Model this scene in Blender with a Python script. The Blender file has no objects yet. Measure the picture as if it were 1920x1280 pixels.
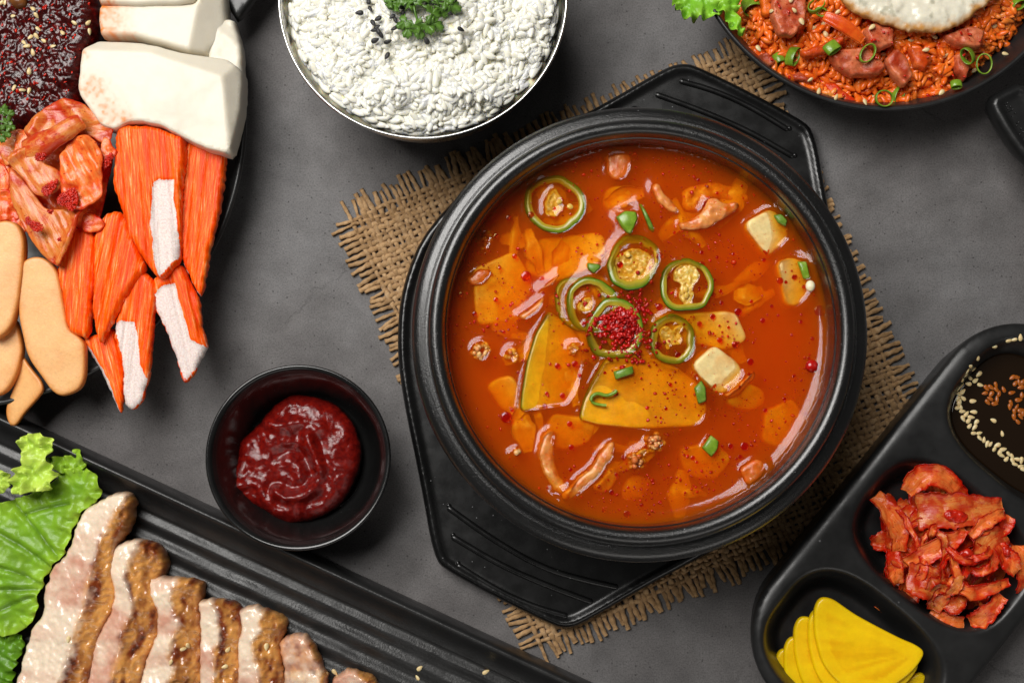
import bpy, math, random
import numpy as np
from mathutils import Vector
from mathutils.geometry import delaunay_2d_cdt
from mathutils.bvhtree import BVHTree

# ------------------------------------------------------------------ scene, camera, light
SC = bpy.context.scene
COL = SC.collection
S = 0.42 / 1920            # metres per unit; all lengths below are in units of 0.21875 mm
DIST, TILT = 0.55, math.radians(4.3)
DU = DIST / S

cam_data = bpy.data.cameras.new("camera")
cam = bpy.data.objects.new("camera", cam_data)
COL.objects.link(cam)
cam.location = (0, -DIST * math.sin(TILT), DIST * math.cos(TILT))
cam.rotation_euler = (TILT, 0, 0)
cam_data.sensor_width = 36
cam_data.lens = 36 * DIST / 0.42
cam_data.clip_start = 0.02
cam_data.clip_end = 20
SC.camera = cam

world = bpy.data.worlds.new("World")
SC.world = world
world.use_nodes = True
world.node_tree.nodes["Background"].inputs[0].default_value = (1.0, 0.98, 0.95, 1)
world.node_tree.nodes["Background"].inputs[1].default_value = 0.06


def area_lamp(name, loc, target, size, power, color):
    d = bpy.data.lights.new(name, 'AREA')
    d.shape = 'RECTANGLE'
    d.size, d.size_y = size
    d.energy = power
    d.color = color
    o = bpy.data.objects.new(name, d)
    COL.objects.link(o)
    o.location = loc
    o.rotation_euler = (Vector(target) - Vector(loc)).to_track_quat('-Z', 'Y').to_euler()
    return o


area_lamp("window_softbox", (-0.36, 0.40, 0.92), (-0.04, 0.03, 0), (0.62, 0.62), 14.8, (1.0, 0.975, 0.94))
area_lamp("bounce_softbox", (0.25, -1.25, 0.75), (0, 0, 0), (1.4, 0.5), 3.4, (1.0, 0.96, 0.91))

SC.view_settings.view_transform = 'Standard'
SC.view_settings.look = 'None'
SC.view_settings.gamma = 1.0
SC.view_settings.exposure = 0.0
SC.view_settings.use_curve_mapping = False
SC.render.engine = 'CYCLES'
cy = SC.cycles
cy.max_bounces = 16
cy.diffuse_bounces = 4
cy.glossy_bounces = 4
cy.transmission_bounces = 6
cy.volume_bounces = 14
cy.transparent_max_bounces = 24
cy.caustics_reflective = False
cy.caustics_refractive = False
cy.sample_clamp_indirect = 4.0
cy.use_denoising = True

RNG = np.random.default_rng(7)
random.seed(7)


# ------------------------------------------------------------------ geometry helpers
def at(px, py, z=0.0):
    """table coordinates (in units) of the point at height z seen at a photo pixel"""
    px = np.asarray(px, float)
    py = np.asarray(py, float)
    ct, st = math.cos(TILT), math.sin(TILT)
    dx, dy = px - 960.0, 640.0 - py
    vx, vy, vz = dx, dy * ct + DU * st, dy * st - DU * ct
    t = (z - DU * ct) / vz
    return np.stack([vx * t, -DU * st + vy * t, np.zeros_like(t) + z], -1)


def P(pts, z, sc=1.0, ox=0.0, oy=0.0):
    """outline traced in an enlarged view (scale sc, corner ox,oy) -> xy on the plane at height z"""
    a = np.asarray(pts, float)
    return at(a[:, 0] / sc + ox, a[:, 1] / sc + oy, z)[:, :2]


def hash3(ix, iy, iz, seed):
    n = (ix * 374761393 + iy * 668265263 + iz * 2147483647 + seed * 1274126177) & 0xFFFFFFFF
    n = ((n ^ (n >> 13)) * 1274126177) & 0xFFFFFFFF
    n = n ^ (n >> 16)
    return (n & 0xFFFFFF) / float(0xFFFFFF)


def vnoise(p, seed=0):
    p = np.asarray(p, float)
    if p.shape[-1] == 2:
        p = np.concatenate([p, np.zeros(p.shape[:-1] + (1,))], -1)
    i = np.floor(p).astype(np.int64)
    f = p - i
    u = f * f * f * (f * (f * 6 - 15) + 10)
    r = 0
    for a in (0, 1):
        for b in (0, 1):
            for c in (0, 1):
                w = (u[..., 0] if a else 1 - u[..., 0]) * (u[..., 1] if b else 1 - u[..., 1]) * (u[..., 2] if c else 1 - u[..., 2])
                r = r + w * hash3(i[..., 0] + a, i[..., 1] + b, i[..., 2] + c, seed)
    return r * 2 - 1


def fbm(p, seed=0, octv=3, gain=0.5):
    p = np.asarray(p, float)
    r, a, t = 0, 1.0, 0
    for k in range(octv):
        r = r + a * vnoise(p * (2.03 ** k) + 17.3 * k, seed + k)
        t += a
        a *= gain
    return r / t


def resample(poly, step, closed=True):
    q = np.asarray(poly, float)
    if closed:
        q = np.vstack([q, q[:1]])
    L = np.r_[0, np.cumsum(np.linalg.norm(np.diff(q, axis=0), axis=1))]
    n = max(3 if closed else 2, int(round(L[-1] / step)))
    t = np.linspace(0, L[-1], n + 1)
    if closed:
        t = t[:-1]
    return np.stack([np.interp(t, L, q[:, k]) for k in range(q.shape[1])], -1)


def smooth(poly, n=2, closed=True):
    """Chaikin corner cutting"""
    q = np.asarray(poly, float)
    for _ in range(n):
        nx = np.roll(q, -1, 0) if closed else q[1:]
        a = q if closed else q[:-1]
        c = np.empty((2 * len(a), q.shape[1]))
        c[0::2] = 0.75 * a + 0.25 * nx
        c[1::2] = 0.25 * a + 0.75 * nx
        q = c if closed else np.vstack([q[:1], c, q[-1:]])
    return q


def rough(poly, amp, scale, seed=0, step=None):
    q = resample(poly, step or max(2.0, scale / 3))
    n = np.roll(q, -1, 0) - np.roll(q, 1, 0)
    n = np.stack([n[:, 1], -n[:, 0]], -1) / (np.linalg.norm(n, axis=1, keepdims=True) + 1e-9)
    return q + n * (amp * fbm(q / scale, seed, 3))[:, None]


def inside(pts, poly):
    x, y = pts[:, 0][:, None], pts[:, 1][:, None]
    a, b = poly, np.roll(poly, -1, 0)
    c = ((a[:, 1] > y) != (b[:, 1] > y)) & (x < (b[:, 0] - a[:, 0]) * (y - a[:, 1]) / (b[:, 1] - a[:, 1] + 1e-12) + a[:, 0])
    return c.sum(1) % 2 == 1


def dist_to(pts, poly, closed=True):
    """distance to a polyline and arc position of the nearest point"""
    a = np.asarray(poly, float)
    b = np.roll(a, -1, 0)
    if not closed:
        a, b = a[:-1], b[:-1]
    ab = b - a
    ll = (ab ** 2).sum(1) + 1e-12
    L = np.r_[0, np.cumsum(np.sqrt(ll))][:-1]
    D = np.empty(len(pts))
    A = np.empty(len(pts))
    for k in range(0, len(pts), 4000):
        p = pts[k:k + 4000, None, :]
        t = np.clip(((p - a) * ab).sum(2) / ll, 0, 1)
        d2 = ((p - a - t[..., None] * ab) ** 2).sum(2)
        j = d2.argmin(1)
        r = np.arange(len(j))
        D[k:k + 4000] = np.sqrt(d2[r, j])
        A[k:k + 4000] = L[j] + t[r, j] * np.sqrt(ll[j])
    return D, A


ORG = {}


def mk(name, V, F, mat, parent=None, attrs=None, sm=True, origin=None):
    """ONE mesh object from vertices in units (table coordinates)"""
    V = np.asarray(V, float)
    if origin is None:
        origin = np.array([V[:, 0].mean(), V[:, 1].mean(), V[:, 2].min()])
    me = bpy.data.meshes.new(name)
    me.from_pydata(((V - origin) * S).tolist(), [], F.tolist() if hasattr(F, 'tolist') else F)
    if sm:
        me.polygons.foreach_set('use_smooth', np.ones(len(me.polygons), bool))
    for k, v in (attrs or {}).items():
        v = np.asarray(v, float)
        if v.ndim == 1:
            me.attributes.new(k, 'FLOAT', 'POINT').data.foreach_set('value', v)
        else:
            c = np.ones((len(v), 4))
            c[:, :3] = v[:, :3]
            me.attributes.new(k, 'FLOAT_COLOR', 'POINT').data.foreach_set('color', c.ravel())
    me.update()
    if mat is not None:
        me.materials.append(mat)
    return put(name, me, origin, parent)


def put(name, me, origin, parent=None, rot=None):
    o = bpy.data.objects.new(name, me)
    COL.objects.link(o)
    origin = np.asarray(origin, float)
    if parent is not None:
        o.parent = parent
        o.location = Vector((origin - ORG[parent.name]) * S)
    else:
        o.location = Vector(origin * S)
    if rot is not None:
        o.rotation_euler = rot
    ORG[o.name] = origin
    return o


def thing(name, label, cat, origin, group=None):
    o = put(name, None, origin)
    o.empty_display_size = 0.01
    return tag(o, label, cat, group)


def tag(o, label=None, cat=None, group=None, kind=None):
    for k, v in (('label', label), ('category', cat), ('group', group), ('kind', kind)):
        if v:
            o[k] = v
    return o


def lathe(prof, cx, cy_, n=128):
    prof = np.asarray(prof, float)
    m = len(prof)
    a = np.arange(n) * 2 * np.pi / n
    V = np.stack([cx + prof[None, :, 0] * np.cos(a)[:, None], cy_ + prof[None, :, 0] * np.sin(a)[:, None],
                  np.broadcast_to(prof[None, :, 1], (n, m))], -1).reshape(-1, 3)
    i = np.arange(n)[:, None]
    j = np.arange(m - 1)[None, :]
    i2 = (i + 1) % n
    F = np.stack([i * m + j, i2 * m + j, i2 * m + j + 1, i * m + j + 1], -1).reshape(-1, 4)
    return V, F


def curve_prof(pts, n=3):
    return smooth(np.asarray(pts, float), n, closed=False)


def grid_faces(nu, nv, wrap_v=False):
    i = np.arange(nu - 1)[:, None]
    j = np.arange(nv if wrap_v else nv - 1)[None, :]
    j2 = (j + 1) % nv
    return np.stack([i * nv + j, (i + 1) * nv + j, (i + 1) * nv + j2, i * nv + j2], -1).reshape(-1, 4)


def tube(path, rad, sides=8, cap=True, twist=0.0, ply=0.0, flat=1.0):
    """tube along a 3-D path; ply>0 gives the outline of a two-strand twist"""
    p = np.asarray(path, float)
    n = len(p)
    r = np.broadcast_to(np.asarray(rad, float), (n,))
    t = np.gradient(p, axis=0)
    t /= np.linalg.norm(t, axis=1, keepdims=True) + 1e-9
    up = np.array([0, 0, 1.0])
    sdir = np.cross(t, up)
    bad = np.linalg.norm(sdir, axis=1) < 1e-3
    sdir[bad] = np.array([1, 0, 0])
    sdir /= np.linalg.norm(sdir, axis=1, keepdims=True)
    nrm = np.cross(sdir, t)
    L = np.r_[0, np.cumsum(np.linalg.norm(np.diff(p, axis=0), axis=1))]
    a = np.arange(sides) * 2 * np.pi / sides
    R = r[:, None] * (1 + ply * np.cos(2 * a[None, :] - twist * L[:, None]))
    V = p[:, None, :] + R[..., None] * (np.cos(a)[None, :, None] * sdir[:, None, :] + flat * np.sin(a)[None, :, None] * nrm[:, None, :])
    V = V.reshape(-1, 3)
    F = grid_faces(n, sides, True).tolist()
    if cap:
        F.append(list(range(sides))[::-1])
        F.append(list(range((n - 1) * sides, n * sides)))
    return V, F, np.repeat(L, sides)


def triangulate(outline, res, rings=()):
    """boundary + jittered interior points -> (points, triangles, n_boundary)"""
    b = resample(outline, res)
    lo, hi = b.min(0), b.max(0)
    gy = np.arange(lo[1], hi[1] + res, res * 0.87)
    rows = []
    for k, y in enumerate(gy):
        x = np.arange(lo[0] + (k % 2) * res * 0.5, hi[0] + res, res)
        rows.append(np.stack([x, np.full_like(x, y)], -1))
    g = np.vstack(rows)
    g = g + RNG.uniform(-0.12, 0.12, g.shape) * res
    g = g[inside(g, b)]
    lim = res * 0.55
    extra = []
    if len(rings):
        tg = np.roll(b, -1, 0) - np.roll(b, 1, 0)
        nr = np.stack([-tg[:, 1], tg[:, 0]], -1) / (np.linalg.norm(tg, axis=1, keepdims=True) + 1e-9)
        sgn = 1.0 if ((b * np.roll(b, -1, 0)[:, ::-1]) @ np.array([1.0, -1.0])).sum() > 0 else -1.0
        for off in rings:
            q = b + nr * sgn * off
            q = q[inside(q, b)]
            if len(q):
                dq, _ = dist_to(q, b)
                extra.append(q[dq > off * 0.97])
        lim = max(rings) + res * 0.45
    if len(g):
        d, _ = dist_to(g, b)
        g = g[d > lim]
    pts = np.vstack([b] + extra + [g])
    nb = len(b)
    v, e, f, ov, oe, of = delaunay_2d_cdt([Vector(q) for q in pts.tolist()], [], [list(range(nb))], 1, 1e-5)
    pts = np.array([(q.x, q.y) for q in v])
    tri = np.array([t for t in f if len(t) == 3], int)
    return pts, tri


def pillow(outline, thick, rnd=8.0, res=5.0, zmid=0.0, zoff=None, amp=0.0, nscale=20.0, seed=0, under=1.0, power=2.0):
    """rounded slab with a traced outline: real top, rim and underside. zoff(xy, d, s) bends it.
    returns V, F, info(d, side, xy, s)"""
    pts, tri = triangulate(outline, res, (0.12 * rnd, 0.45 * rnd, 0.95 * rnd) if rnd > 2.6 else ())
    bnd = resample(outline, res)
    d, s = dist_to(pts, bnd)
    d[d < min(res * 0.05, rnd * 0.05)] = 0
    prof = (1 - (1 - np.clip(d / rnd, 0, 1)) ** power) ** (1 / power)
    z0 = zmid + (zoff(pts, d, s) if zoff else 0)
    nz = amp * fbm(pts / nscale, seed, 3) * np.clip(d / rnd, 0.15, 1) if amp else 0
    zt = z0 + thick / 2 * prof + nz
    zb = z0 - thick / 2 * prof * under
    isb = d == 0
    n = len(pts)
    zt = np.where(isb, z0, zt)
    idx = np.arange(n)
    low = np.full(n, -1)
    low[~isb] = n + np.arange((~isb).sum())
    low[isb] = idx[isb]
    V = np.vstack([np.c_[pts, zt], np.c_[pts[~isb], zb[~isb]]])
    a, b_, c = pts[tri[:, 0]], pts[tri[:, 1]], pts[tri[:, 2]]
    area = (b_[:, 0] - a[:, 0]) * (c[:, 1] - a[:, 1]) - (b_[:, 1] - a[:, 1]) * (c[:, 0] - a[:, 0])
    tri = np.where((area > 0)[:, None], tri, tri[:, ::-1])
    F = np.vstack([tri, low[tri][:, ::-1]])
    keep = ~isb
    info = dict(d=np.r_[d, d[keep]], side=np.r_[np.ones(n), -np.ones(keep.sum())],
                xy=np.vstack([pts, pts[keep]]), s=np.r_[s, s[keep]], n=n)
    return V, F, info


def sheet(path, width, nu=36, nv=13, thick=5.0, curl=0.0, wob=0.0, wscale=40.0, seed=0, droop=0.0, jag=0.0):
    """a bent strip with thickness. path: (k,3) control points; width: list along the path"""
    c = smooth(np.asarray(path, float), 3, closed=False)
    c = resample(c, np.linalg.norm(np.diff(c, axis=0), axis=1).sum() / (nu - 1), closed=False)[:nu]
    nu = len(c)
    w = np.interp(np.linspace(0, 1, nu), np.linspace(0, 1, len(width)), width)
    t = np.gradient(c, axis=0)
    t /= np.linalg.norm(t, axis=1, keepdims=True) + 1e-9
    sd = np.cross(t, [0, 0, 1.0])
    sd /= np.linalg.norm(sd, axis=1, keepdims=True) + 1e-9
    up = np.cross(sd, t)
    v = np.linspace(-1, 1, nv)
    ang = v * curl
    k = (np.sin(ang) / curl if abs(curl) > 1e-3 else v)
    lift = ((1 - np.cos(ang)) / curl if abs(curl) > 1e-3 else 0 * v)
    ww = w[:, None] * (1 + jag * fbm(np.stack(np.broadcast_arrays(np.arange(nu)[:, None] * 0.55, np.sign(v)[None, :] * 9.0 + seed), -1), seed + 5, 2))
    G = c[:, None, :] + sd[:, None, :] * (ww * k[None, :])[..., None] + up[:, None, :] * (ww * lift[None, :] - droop * ww * v[None, :] ** 2)[..., None]
    if wob:
        q = G / wscale
        G = G + wob * np.stack([fbm(q, seed + 1, 3), fbm(q + 31.7, seed + 2, 3), 1.3 * fbm(q + 63.1, seed + 3, 3)], -1)
    du = np.gradient(G, axis=0)
    dv = np.gradient(G, axis=1)
    N = np.cross(dv, du)
    N /= np.linalg.norm(N, axis=2, keepdims=True) + 1e-9
    edge = (1 - np.abs(v)[None, :] ** 6) * (1 - np.abs(np.linspace(-1, 1, nu))[:, None] ** 10)
    T = G + N * (thick / 2 * (0.25 + 0.75 * edge))[..., None]
    B = G - N * (thick / 2 * (0.25 + 0.75 * edge))[..., None]
    n = nu * nv
    V = np.vstack([T.reshape(-1, 3), B.reshape(-1, 3)])
    f = grid_faces(nu, nv)
    F = [f[:, ::-1], f + n]
    r0 = np.arange(nv - 1)
    for row, flip in ((0, False), (nu - 1, True)):
        q = np.stack([row * nv + r0, row * nv + r0 + 1, n + row * nv + r0 + 1, n + row * nv + r0], -1)
        F.append(q[:, ::-1] if flip else q)
    c0 = np.arange(nu - 1)
    for colm, flip in ((0, True), (nv - 1, False)):
        q = np.stack([c0 * nv + colm, (c0 + 1) * nv + colm, n + (c0 + 1) * nv + colm, n + c0 * nv + colm], -1)
        F.append(q[:, ::-1] if flip else q)
    F = np.vstack(F)
    uu = np.tile(np.repeat(np.linspace(0, 1, nu), nv), 2)
    vv = np.tile(np.tile(v, nu), 2)
    return V, F, uu, vv


def ellipsoid(nu=8, nv=6, taper=0.0, bend=0.0, pt=1.0):
    """unit grain along x, radius 1"""
    V = [(1, 0, 0)]
    for i in range(1, nu):
        a = math.pi * i / nu
        x, r = math.cos(a), math.sin(a) ** pt
        r *= 1 + taper * x
        for j in range(nv):
            b = 2 * math.pi * j / nv
            V.append((x, r * math.cos(b), r * math.sin(b)))
    V.append((-1, 0, 0))
    V = np.array(V)
    V[:, 1] += bend * V[:, 0] ** 2
    F = []
    for j in range(nv):
        F.append((0, 1 + (j + 1) % nv, 1 + j))
    for i in range(nu - 2):
        for j in range(nv):
            a, b = 1 + i * nv + j, 1 + i * nv + (j + 1) % nv
            F.append((a, b, b + nv, a + nv))
    l = len(V) - 1
    o = 1 + (nu - 2) * nv
    for j in range(nv):
        F.append((l, o + j, o + (j + 1) % nv))
    return V, F


def eul(rx, ry, rz):
    cx, sx, cy_, sy, cz, sz = np.cos(rx), np.sin(rx), np.cos(ry), np.sin(ry), np.cos(rz), np.sin(rz)
    return np.stack([np.stack([cz * cy_, cz * sy * sx - sz * cx, cz * sy * cx + sz * sx], -1),
                     np.stack([sz * cy_, sz * sy * sx + cz * cx, sz * sy * cx - cz * sx], -1),
                     np.stack([-sy, cy_ * sx, cy_ * cx], -1)], -2)


def merge(parts):
    VV, FF, o = [], [], 0
    for V, F in parts:
        VV.append(V)
        FF += [[i + o for i in f] for f in (F.tolist() if hasattr(F, 'tolist') else F)]
        o += len(V)
    return np.vstack(VV), FF


def scatter_mass(base, sizes, pos, rots):
    """many grains in ONE mesh: base (V,F); sizes (N,3); pos (N,3); rots (N,3 euler)"""
    bV, bF = base
    R = eul(rots[:, 0], rots[:, 1], rots[:, 2])
    V = np.einsum('nij,nvj->nvi', R, bV[None] * sizes[:, None, :]) + pos[:, None, :]
    nV = len(bV)
    q = [f for f in bF]
    F = []
    arr = {}
    for f in q:
        arr.setdefault(len(f), []).append(f)
    for k, fs in arr.items():
        fa = np.array(fs)
        F += (fa[None] + (np.arange(len(pos)) * nV)[:, None, None]).reshape(-1, k).tolist()
    return V.reshape(-1, 3), F


def bvh(V, F):
    return BVHTree.FromPolygons([tuple(v) for v in np.asarray(V).tolist()], F.tolist() if hasattr(F, 'tolist') else F)


def drop(px, py, trees, z=100.0):
    """point on top of the given surfaces seen at a photo pixel, with its normal"""
    nrm = Vector((0, 0, 1))
    p = at(px, py, z)
    for _ in range(3):
        p = at(px, py, z)
        best = None
        for t in trees:
            h = t.ray_cast(Vector((p[0], p[1], 2000)), Vector((0, 0, -1)))
            if h[0] is not None and (best is None or h[0].z > best[0].z):
                best = h
        if best is None:
            break
        z = best[0].z
        nrm = best[1] if best[1].z > 0 else -best[1]
    return at(px, py, z), nrm
# ------------------------------------------------------------------ materials (all procedural)
def rgb(h, k=1.0):
    """sRGB hex -> linear"""
    c = [int(h[i:i + 2], 16) / 255 for i in (0, 2, 4)]
    return tuple(k * (x / 12.92 if x <= 0.04045 else ((x + 0.055) / 1.055) ** 2.4) for x in c)


def new(name):
    m = bpy.data.materials.new(name)
    m.use_nodes = True
    nt = m.node_tree
    return m, nt, nt.nodes["Principled BSDF"]


def nd(nt, typ, ins=None, **props):
    n = nt.nodes.new(typ)
    for k, v in props.items():
        setattr(n, k, v)
    for k, v in (ins or {}).items():
        if hasattr(v, 'is_linked') or isinstance(v, bpy.types.NodeSocket):
            nt.links.new(v, n.inputs[k])
        else:
            if isinstance(v, tuple) and len(v) == 3 and n.inputs[k].type == 'RGBA':
                v = v + (1,)
            n.inputs[k].default_value = v
    return n


def coord(nt, scale=(1, 1, 1), rot=(0, 0, 0)):
    tc = nd(nt, 'ShaderNodeTexCoord')
    return nd(nt, 'ShaderNodeMapping', {'Vector': tc.outputs['Object'], 'Scale': scale, 'Rotation': rot}).outputs[0]


def noise(nt, vec, scale, detail=3.0, rgh=0.55, dist=0.0):
    return nd(nt, 'ShaderNodeTexNoise', {'Vector': vec, 'Scale': scale, 'Detail': detail, 'Roughness': rgh, 'Distortion': dist}).outputs['Fac']


def ramp(nt, fac, stops, interp='LINEAR'):
    r = nd(nt, 'ShaderNodeValToRGB', {'Fac': fac})
    r.color_ramp.interpolation = interp
    e = r.color_ramp.elements
    while len(e) < len(stops):
        e.new(0.5)
    for k, (p, c) in enumerate(stops):
        e[k].position = p
        if isinstance(c, (int, float)):
            c = (c, c, c)
        e[k].color = tuple(c[:3]) + (1,)
    return r.outputs['Color']


def mix(nt, fac, a, b, mode='MIX'):
    n = nd(nt, 'ShaderNodeMix', data_type='RGBA', blend_type=mode)
    for s, v in ((n.inputs['Factor'], fac), (n.inputs[6], a), (n.inputs[7], b)):
        if isinstance(v, bpy.types.NodeSocket):
            nt.links.new(v, s)
        else:
            s.default_value = v if isinstance(v, (int, float)) else tuple(v[:3]) + (1,)
    return n.outputs[2]


def math_(nt, op, a, b=0.0):
    n = nd(nt, 'ShaderNodeMath', operation=op)
    for k, v in enumerate((a, b)):
        if isinstance(v, bpy.types.NodeSocket):
            nt.links.new(v, n.inputs[k])
        else:
            n.inputs[k].default_value = v
    return n.outputs[0]


def attr(nt, name, out='Fac'):
    return nd(nt, 'ShaderNodeAttribute', attribute_name=name).outputs[out]


def bump(nt, h, strength=0.3, dist=0.0005, normal=None):
    ins = {'Height': h, 'Strength': strength, 'Distance': dist}
    if normal is not None:
        ins['Normal'] = normal
    return nd(nt, 'ShaderNodeBump', ins).outputs[0]


def setb(nt, b, **kw):
    names = dict(base='Base Color', rough='Roughness', metal='Metallic', sss='Subsurface Weight', sssr='Subsurface Radius', ssss='Subsurface Scale',
                 spec='Specular IOR Level', normal='Normal', coat='Coat Weight', coatr='Coat Roughness', trans='Transmission Weight', ior='IOR', sheen='Sheen Weight')
    for k, v in kw.items():
        s = b.inputs[names[k]]
        if isinstance(v, bpy.types.NodeSocket):
            nt.links.new(v, s)
        elif k == 'base':
            s.default_value = tuple(v[:3]) + (1,)
        else:
            s.default_value = v


def black(name, base=0.012, rough=0.35, bs=3000, bstr=0.15, bdist=0.0002, specks=0.0, speck_scale=900, tint=(1, 1, 1), var=0.25, big=0.0, coat=0.0):
    m, nt, b = new(name)
    v = coord(nt)
    n1 = noise(nt, v, 60, 4)
    col = ramp(nt, n1, [(0.3, tuple(base * (1 - var) * t for t in tint)), (0.7, tuple(base * (1 + var) * t for t in tint))])
    if specks:
        vo = nd(nt, 'ShaderNodeTexVoronoi', {'Vector': v, 'Scale': speck_scale}, feature='F1')
        dot = ramp(nt, vo.outputs['Distance'], [(0.0, 1.0), (0.16, 0.0)])
        rnd = ramp(nt, nd(nt, 'ShaderNodeSeparateColor', {'Color': vo.outputs['Color']}).outputs[0], [(1 - specks, 0.0), (min(1, 1.02 - specks), 1.0)])
        col = mix(nt, math_(nt, 'MULTIPLY', dot, rnd), col, (0.35, 0.35, 0.36))
    fine = noise(nt, v, bs, 3, 0.6)
    h = fine
    nrm = bump(nt, h, bstr, bdist)
    if big:
        nrm = bump(nt, noise(nt, v, 180, 4), big, 0.0008, nrm)
    rg = ramp(nt, noise(nt, v, 150, 5), [(0.3, rough * 0.8), (0.7, min(1, rough * 1.25))])
    setb(nt, b, base=col, rough=rg, normal=nrm, coat=coat, coatr=0.2)
    return m


def food(name, stops, scale=300, stretch=(1, 1, 1), rough=0.4, sss=0.0, sssr=(1, 0.5, 0.25), ssss=0.002, bs=1500, bstr=0.25, bdist=0.0004, vcol=False,
         detail=4, dist=0.0, flakes=None, spec=0.5, coat=0.0, big=None, var=0.35):
    """stops: colour ramp over noise; with vcol the 'Col' attribute is the colour and the noise varies it"""
    m, nt, b = new(name)
    v = coord(nt, stretch)
    n1 = noise(nt, v, scale, detail, 0.6, dist)
    if vcol:
        g = ramp(nt, n1, [(0.25, 1 - var), (0.75, 1 + var * 0.6)])
        col = mix(nt, 1.0, attr(nt, 'Col', 'Color'), g, 'MULTIPLY')
    else:
        col = ramp(nt, n1, stops)
    if flakes:
        fc, fs, thr = flakes
        f = noise(nt, v, fs, 3, 0.7)
        col = mix(nt, ramp(nt, f, [(thr, 0.0), (min(1, thr + 0.05), 1.0)]), col, fc)
    nrm = bump(nt, noise(nt, v, bs, 4, 0.65), bstr, bdist)
    if big:
        nrm = bump(nt, noise(nt, v, big[0], 3), big[1], big[2], nrm)
    setb(nt, b, base=col, rough=rough, normal=nrm, sss=sss, sssr=sssr, ssss=ssss, spec=spec, coat=coat, coatr=0.12)
    return m


# table: grey stone-look slab, mottled, speckled, hairline cracks
m, nt, b = new("grey_stone")
v = coord(nt)
big = noise(nt, v, 9, 6, 0.6)
mid = noise(nt, v, 70, 5, 0.65)
fine = noise(nt, v, 1500, 3, 0.7)
c0 = ramp(nt, big, [(0.3, (0.080, 0.071, 0.070)), (0.5, (0.124, 0.117, 0.116)), (0.72, (0.168, 0.165, 0.167))])
c1 = mix(nt, 0.55, c0, ramp(nt, mid, [(0.3, 0.55), (0.7, 1.3)]), 'MULTIPLY')
c2 = mix(nt, 0.8, c1, ramp(nt, fine, [(0.28, 0.45), (0.5, 1.0), (0.75, 1.35)]), 'MULTIPLY')
pit = nd(nt, 'ShaderNodeTexVoronoi', {'Vector': v, 'Scale': 520.0}, feature='F1')
pr = nd(nt, 'ShaderNodeSeparateColor', {'Color': pit.outputs['Color']}).outputs[0]
pm = math_(nt, 'MULTIPLY', ramp(nt, pit.outputs['Distance'], [(0.10, 1.0), (0.24, 0.0)]), ramp(nt, pr, [(0.80, 0.0), (0.86, 1.0)]))
c3 = mix(nt, math_(nt, 'MULTIPLY', pm, 0.75), c2, (0.018, 0.016, 0.016))
wv = nd(nt, 'ShaderNodeVectorMath', {0: v, 1: nd(nt, 'ShaderNodeVectorMath', {0: nd(nt, 'ShaderNodeTexNoise', {'Vector': v, 'Scale': 45.0, 'Detail': 6.0, 'Roughness': 0.65}).outputs['Color'], 'Scale': 0.035}, operation='SCALE').outputs[0]}, operation='ADD').outputs[0]
cr = nd(nt, 'ShaderNodeTexVoronoi', {'Vector': wv, 'Scale': 6.3}, feature='DISTANCE_TO_EDGE')
crm = math_(nt, 'MULTIPLY', ramp(nt, cr.outputs['Distance'], [(0.0, 1.0), (0.006, 0.0)]), ramp(nt, noise(nt, v, 14, 3), [(0.5, 0.0), (0.64, 1.0)]))
c4 = mix(nt, math_(nt, 'MULTIPLY', crm, 0.4), c3, (0.02, 0.018, 0.018))
hb = math_(nt, 'SUBTRACT', math_(nt, 'ADD', fine, math_(nt, 'MULTIPLY', mid, 0.6)), math_(nt, 'ADD', math_(nt, 'MULTIPLY', pm, 0.5), math_(nt, 'MULTIPLY', crm, 0.8)))
setb(nt, b, base=c4, rough=0.62, normal=bump(nt, hb, 0.35, 0.0004), spec=0.35)
M_TABLE = m

# burlap yarn
m, nt, b = new("jute_yarn")
v = coord(nt)
t = nd(nt, 'ShaderNodeObjectInfo').outputs['Random']
c = ramp(nt, noise(nt, v, 260, 4, 0.7), [(0.25, rgb('80603c')), (0.5, rgb('b08c62')), (0.75, rgb('d0b088'))])
c = mix(nt, 0.6, c, ramp(nt, t, [(0.0, 0.72), (1.0, 1.12)]), 'MULTIPLY')
fib = noise(nt, v, 2600, 4, 0.75)
c = mix(nt, 0.5, c, ramp(nt, fib, [(0.3, 0.6), (0.7, 1.3)]), 'MULTIPLY')
setb(nt, b, base=c, rough=0.85, normal=bump(nt, fib, 0.6, 0.0006), spec=0.2, sheen=0.15)
M_JUTE = m

M_POT = black("black_stoneware", 0.007, 0.24, 1700, 0.6, 0.0003, specks=0.05, speck_scale=700, coat=0.6)
M_TRIVET = black("black_moulded_plastic", 0.006, 0.26, 2200, 0.05, 0.0001, specks=0.05, speck_scale=600)
M_DISH = black("black_glazed_ceramic", 0.009, 0.16, 1800, 0.08, 0.0001, specks=0.06, speck_scale=1200)
M_PAN = black("black_enamel_pan", 0.016, 0.36, 3000, 0.25, 0.0002)
M_PANIN = black("dark_grey_nonstick", 0.05, 0.42, 3000, 0.15, 0.0002)
M_RIB = black("black_ribbed_stoneware", 0.016, 0.36, 1400, 0.35, 0.0003, big=0.25)
M_SIDE = black("black_satin_melamine", 0.014, 0.33, 2600, 0.06, 0.0001, specks=0.03, speck_scale=300)
M_HANDLE = black("black_handle_resin", 0.01, 0.34, 1500, 0.12, 0.0002)

m, nt, b = new("brushed_steel")
v = coord(nt)
setb(nt, b, base=(0.62, 0.61, 0.59), metal=1.0, rough=ramp(nt, noise(nt, coord(nt, (1, 1, 30)), 200, 3), [(0.3, 0.16), (0.7, 0.3)]))
M_STEEL = m

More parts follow.
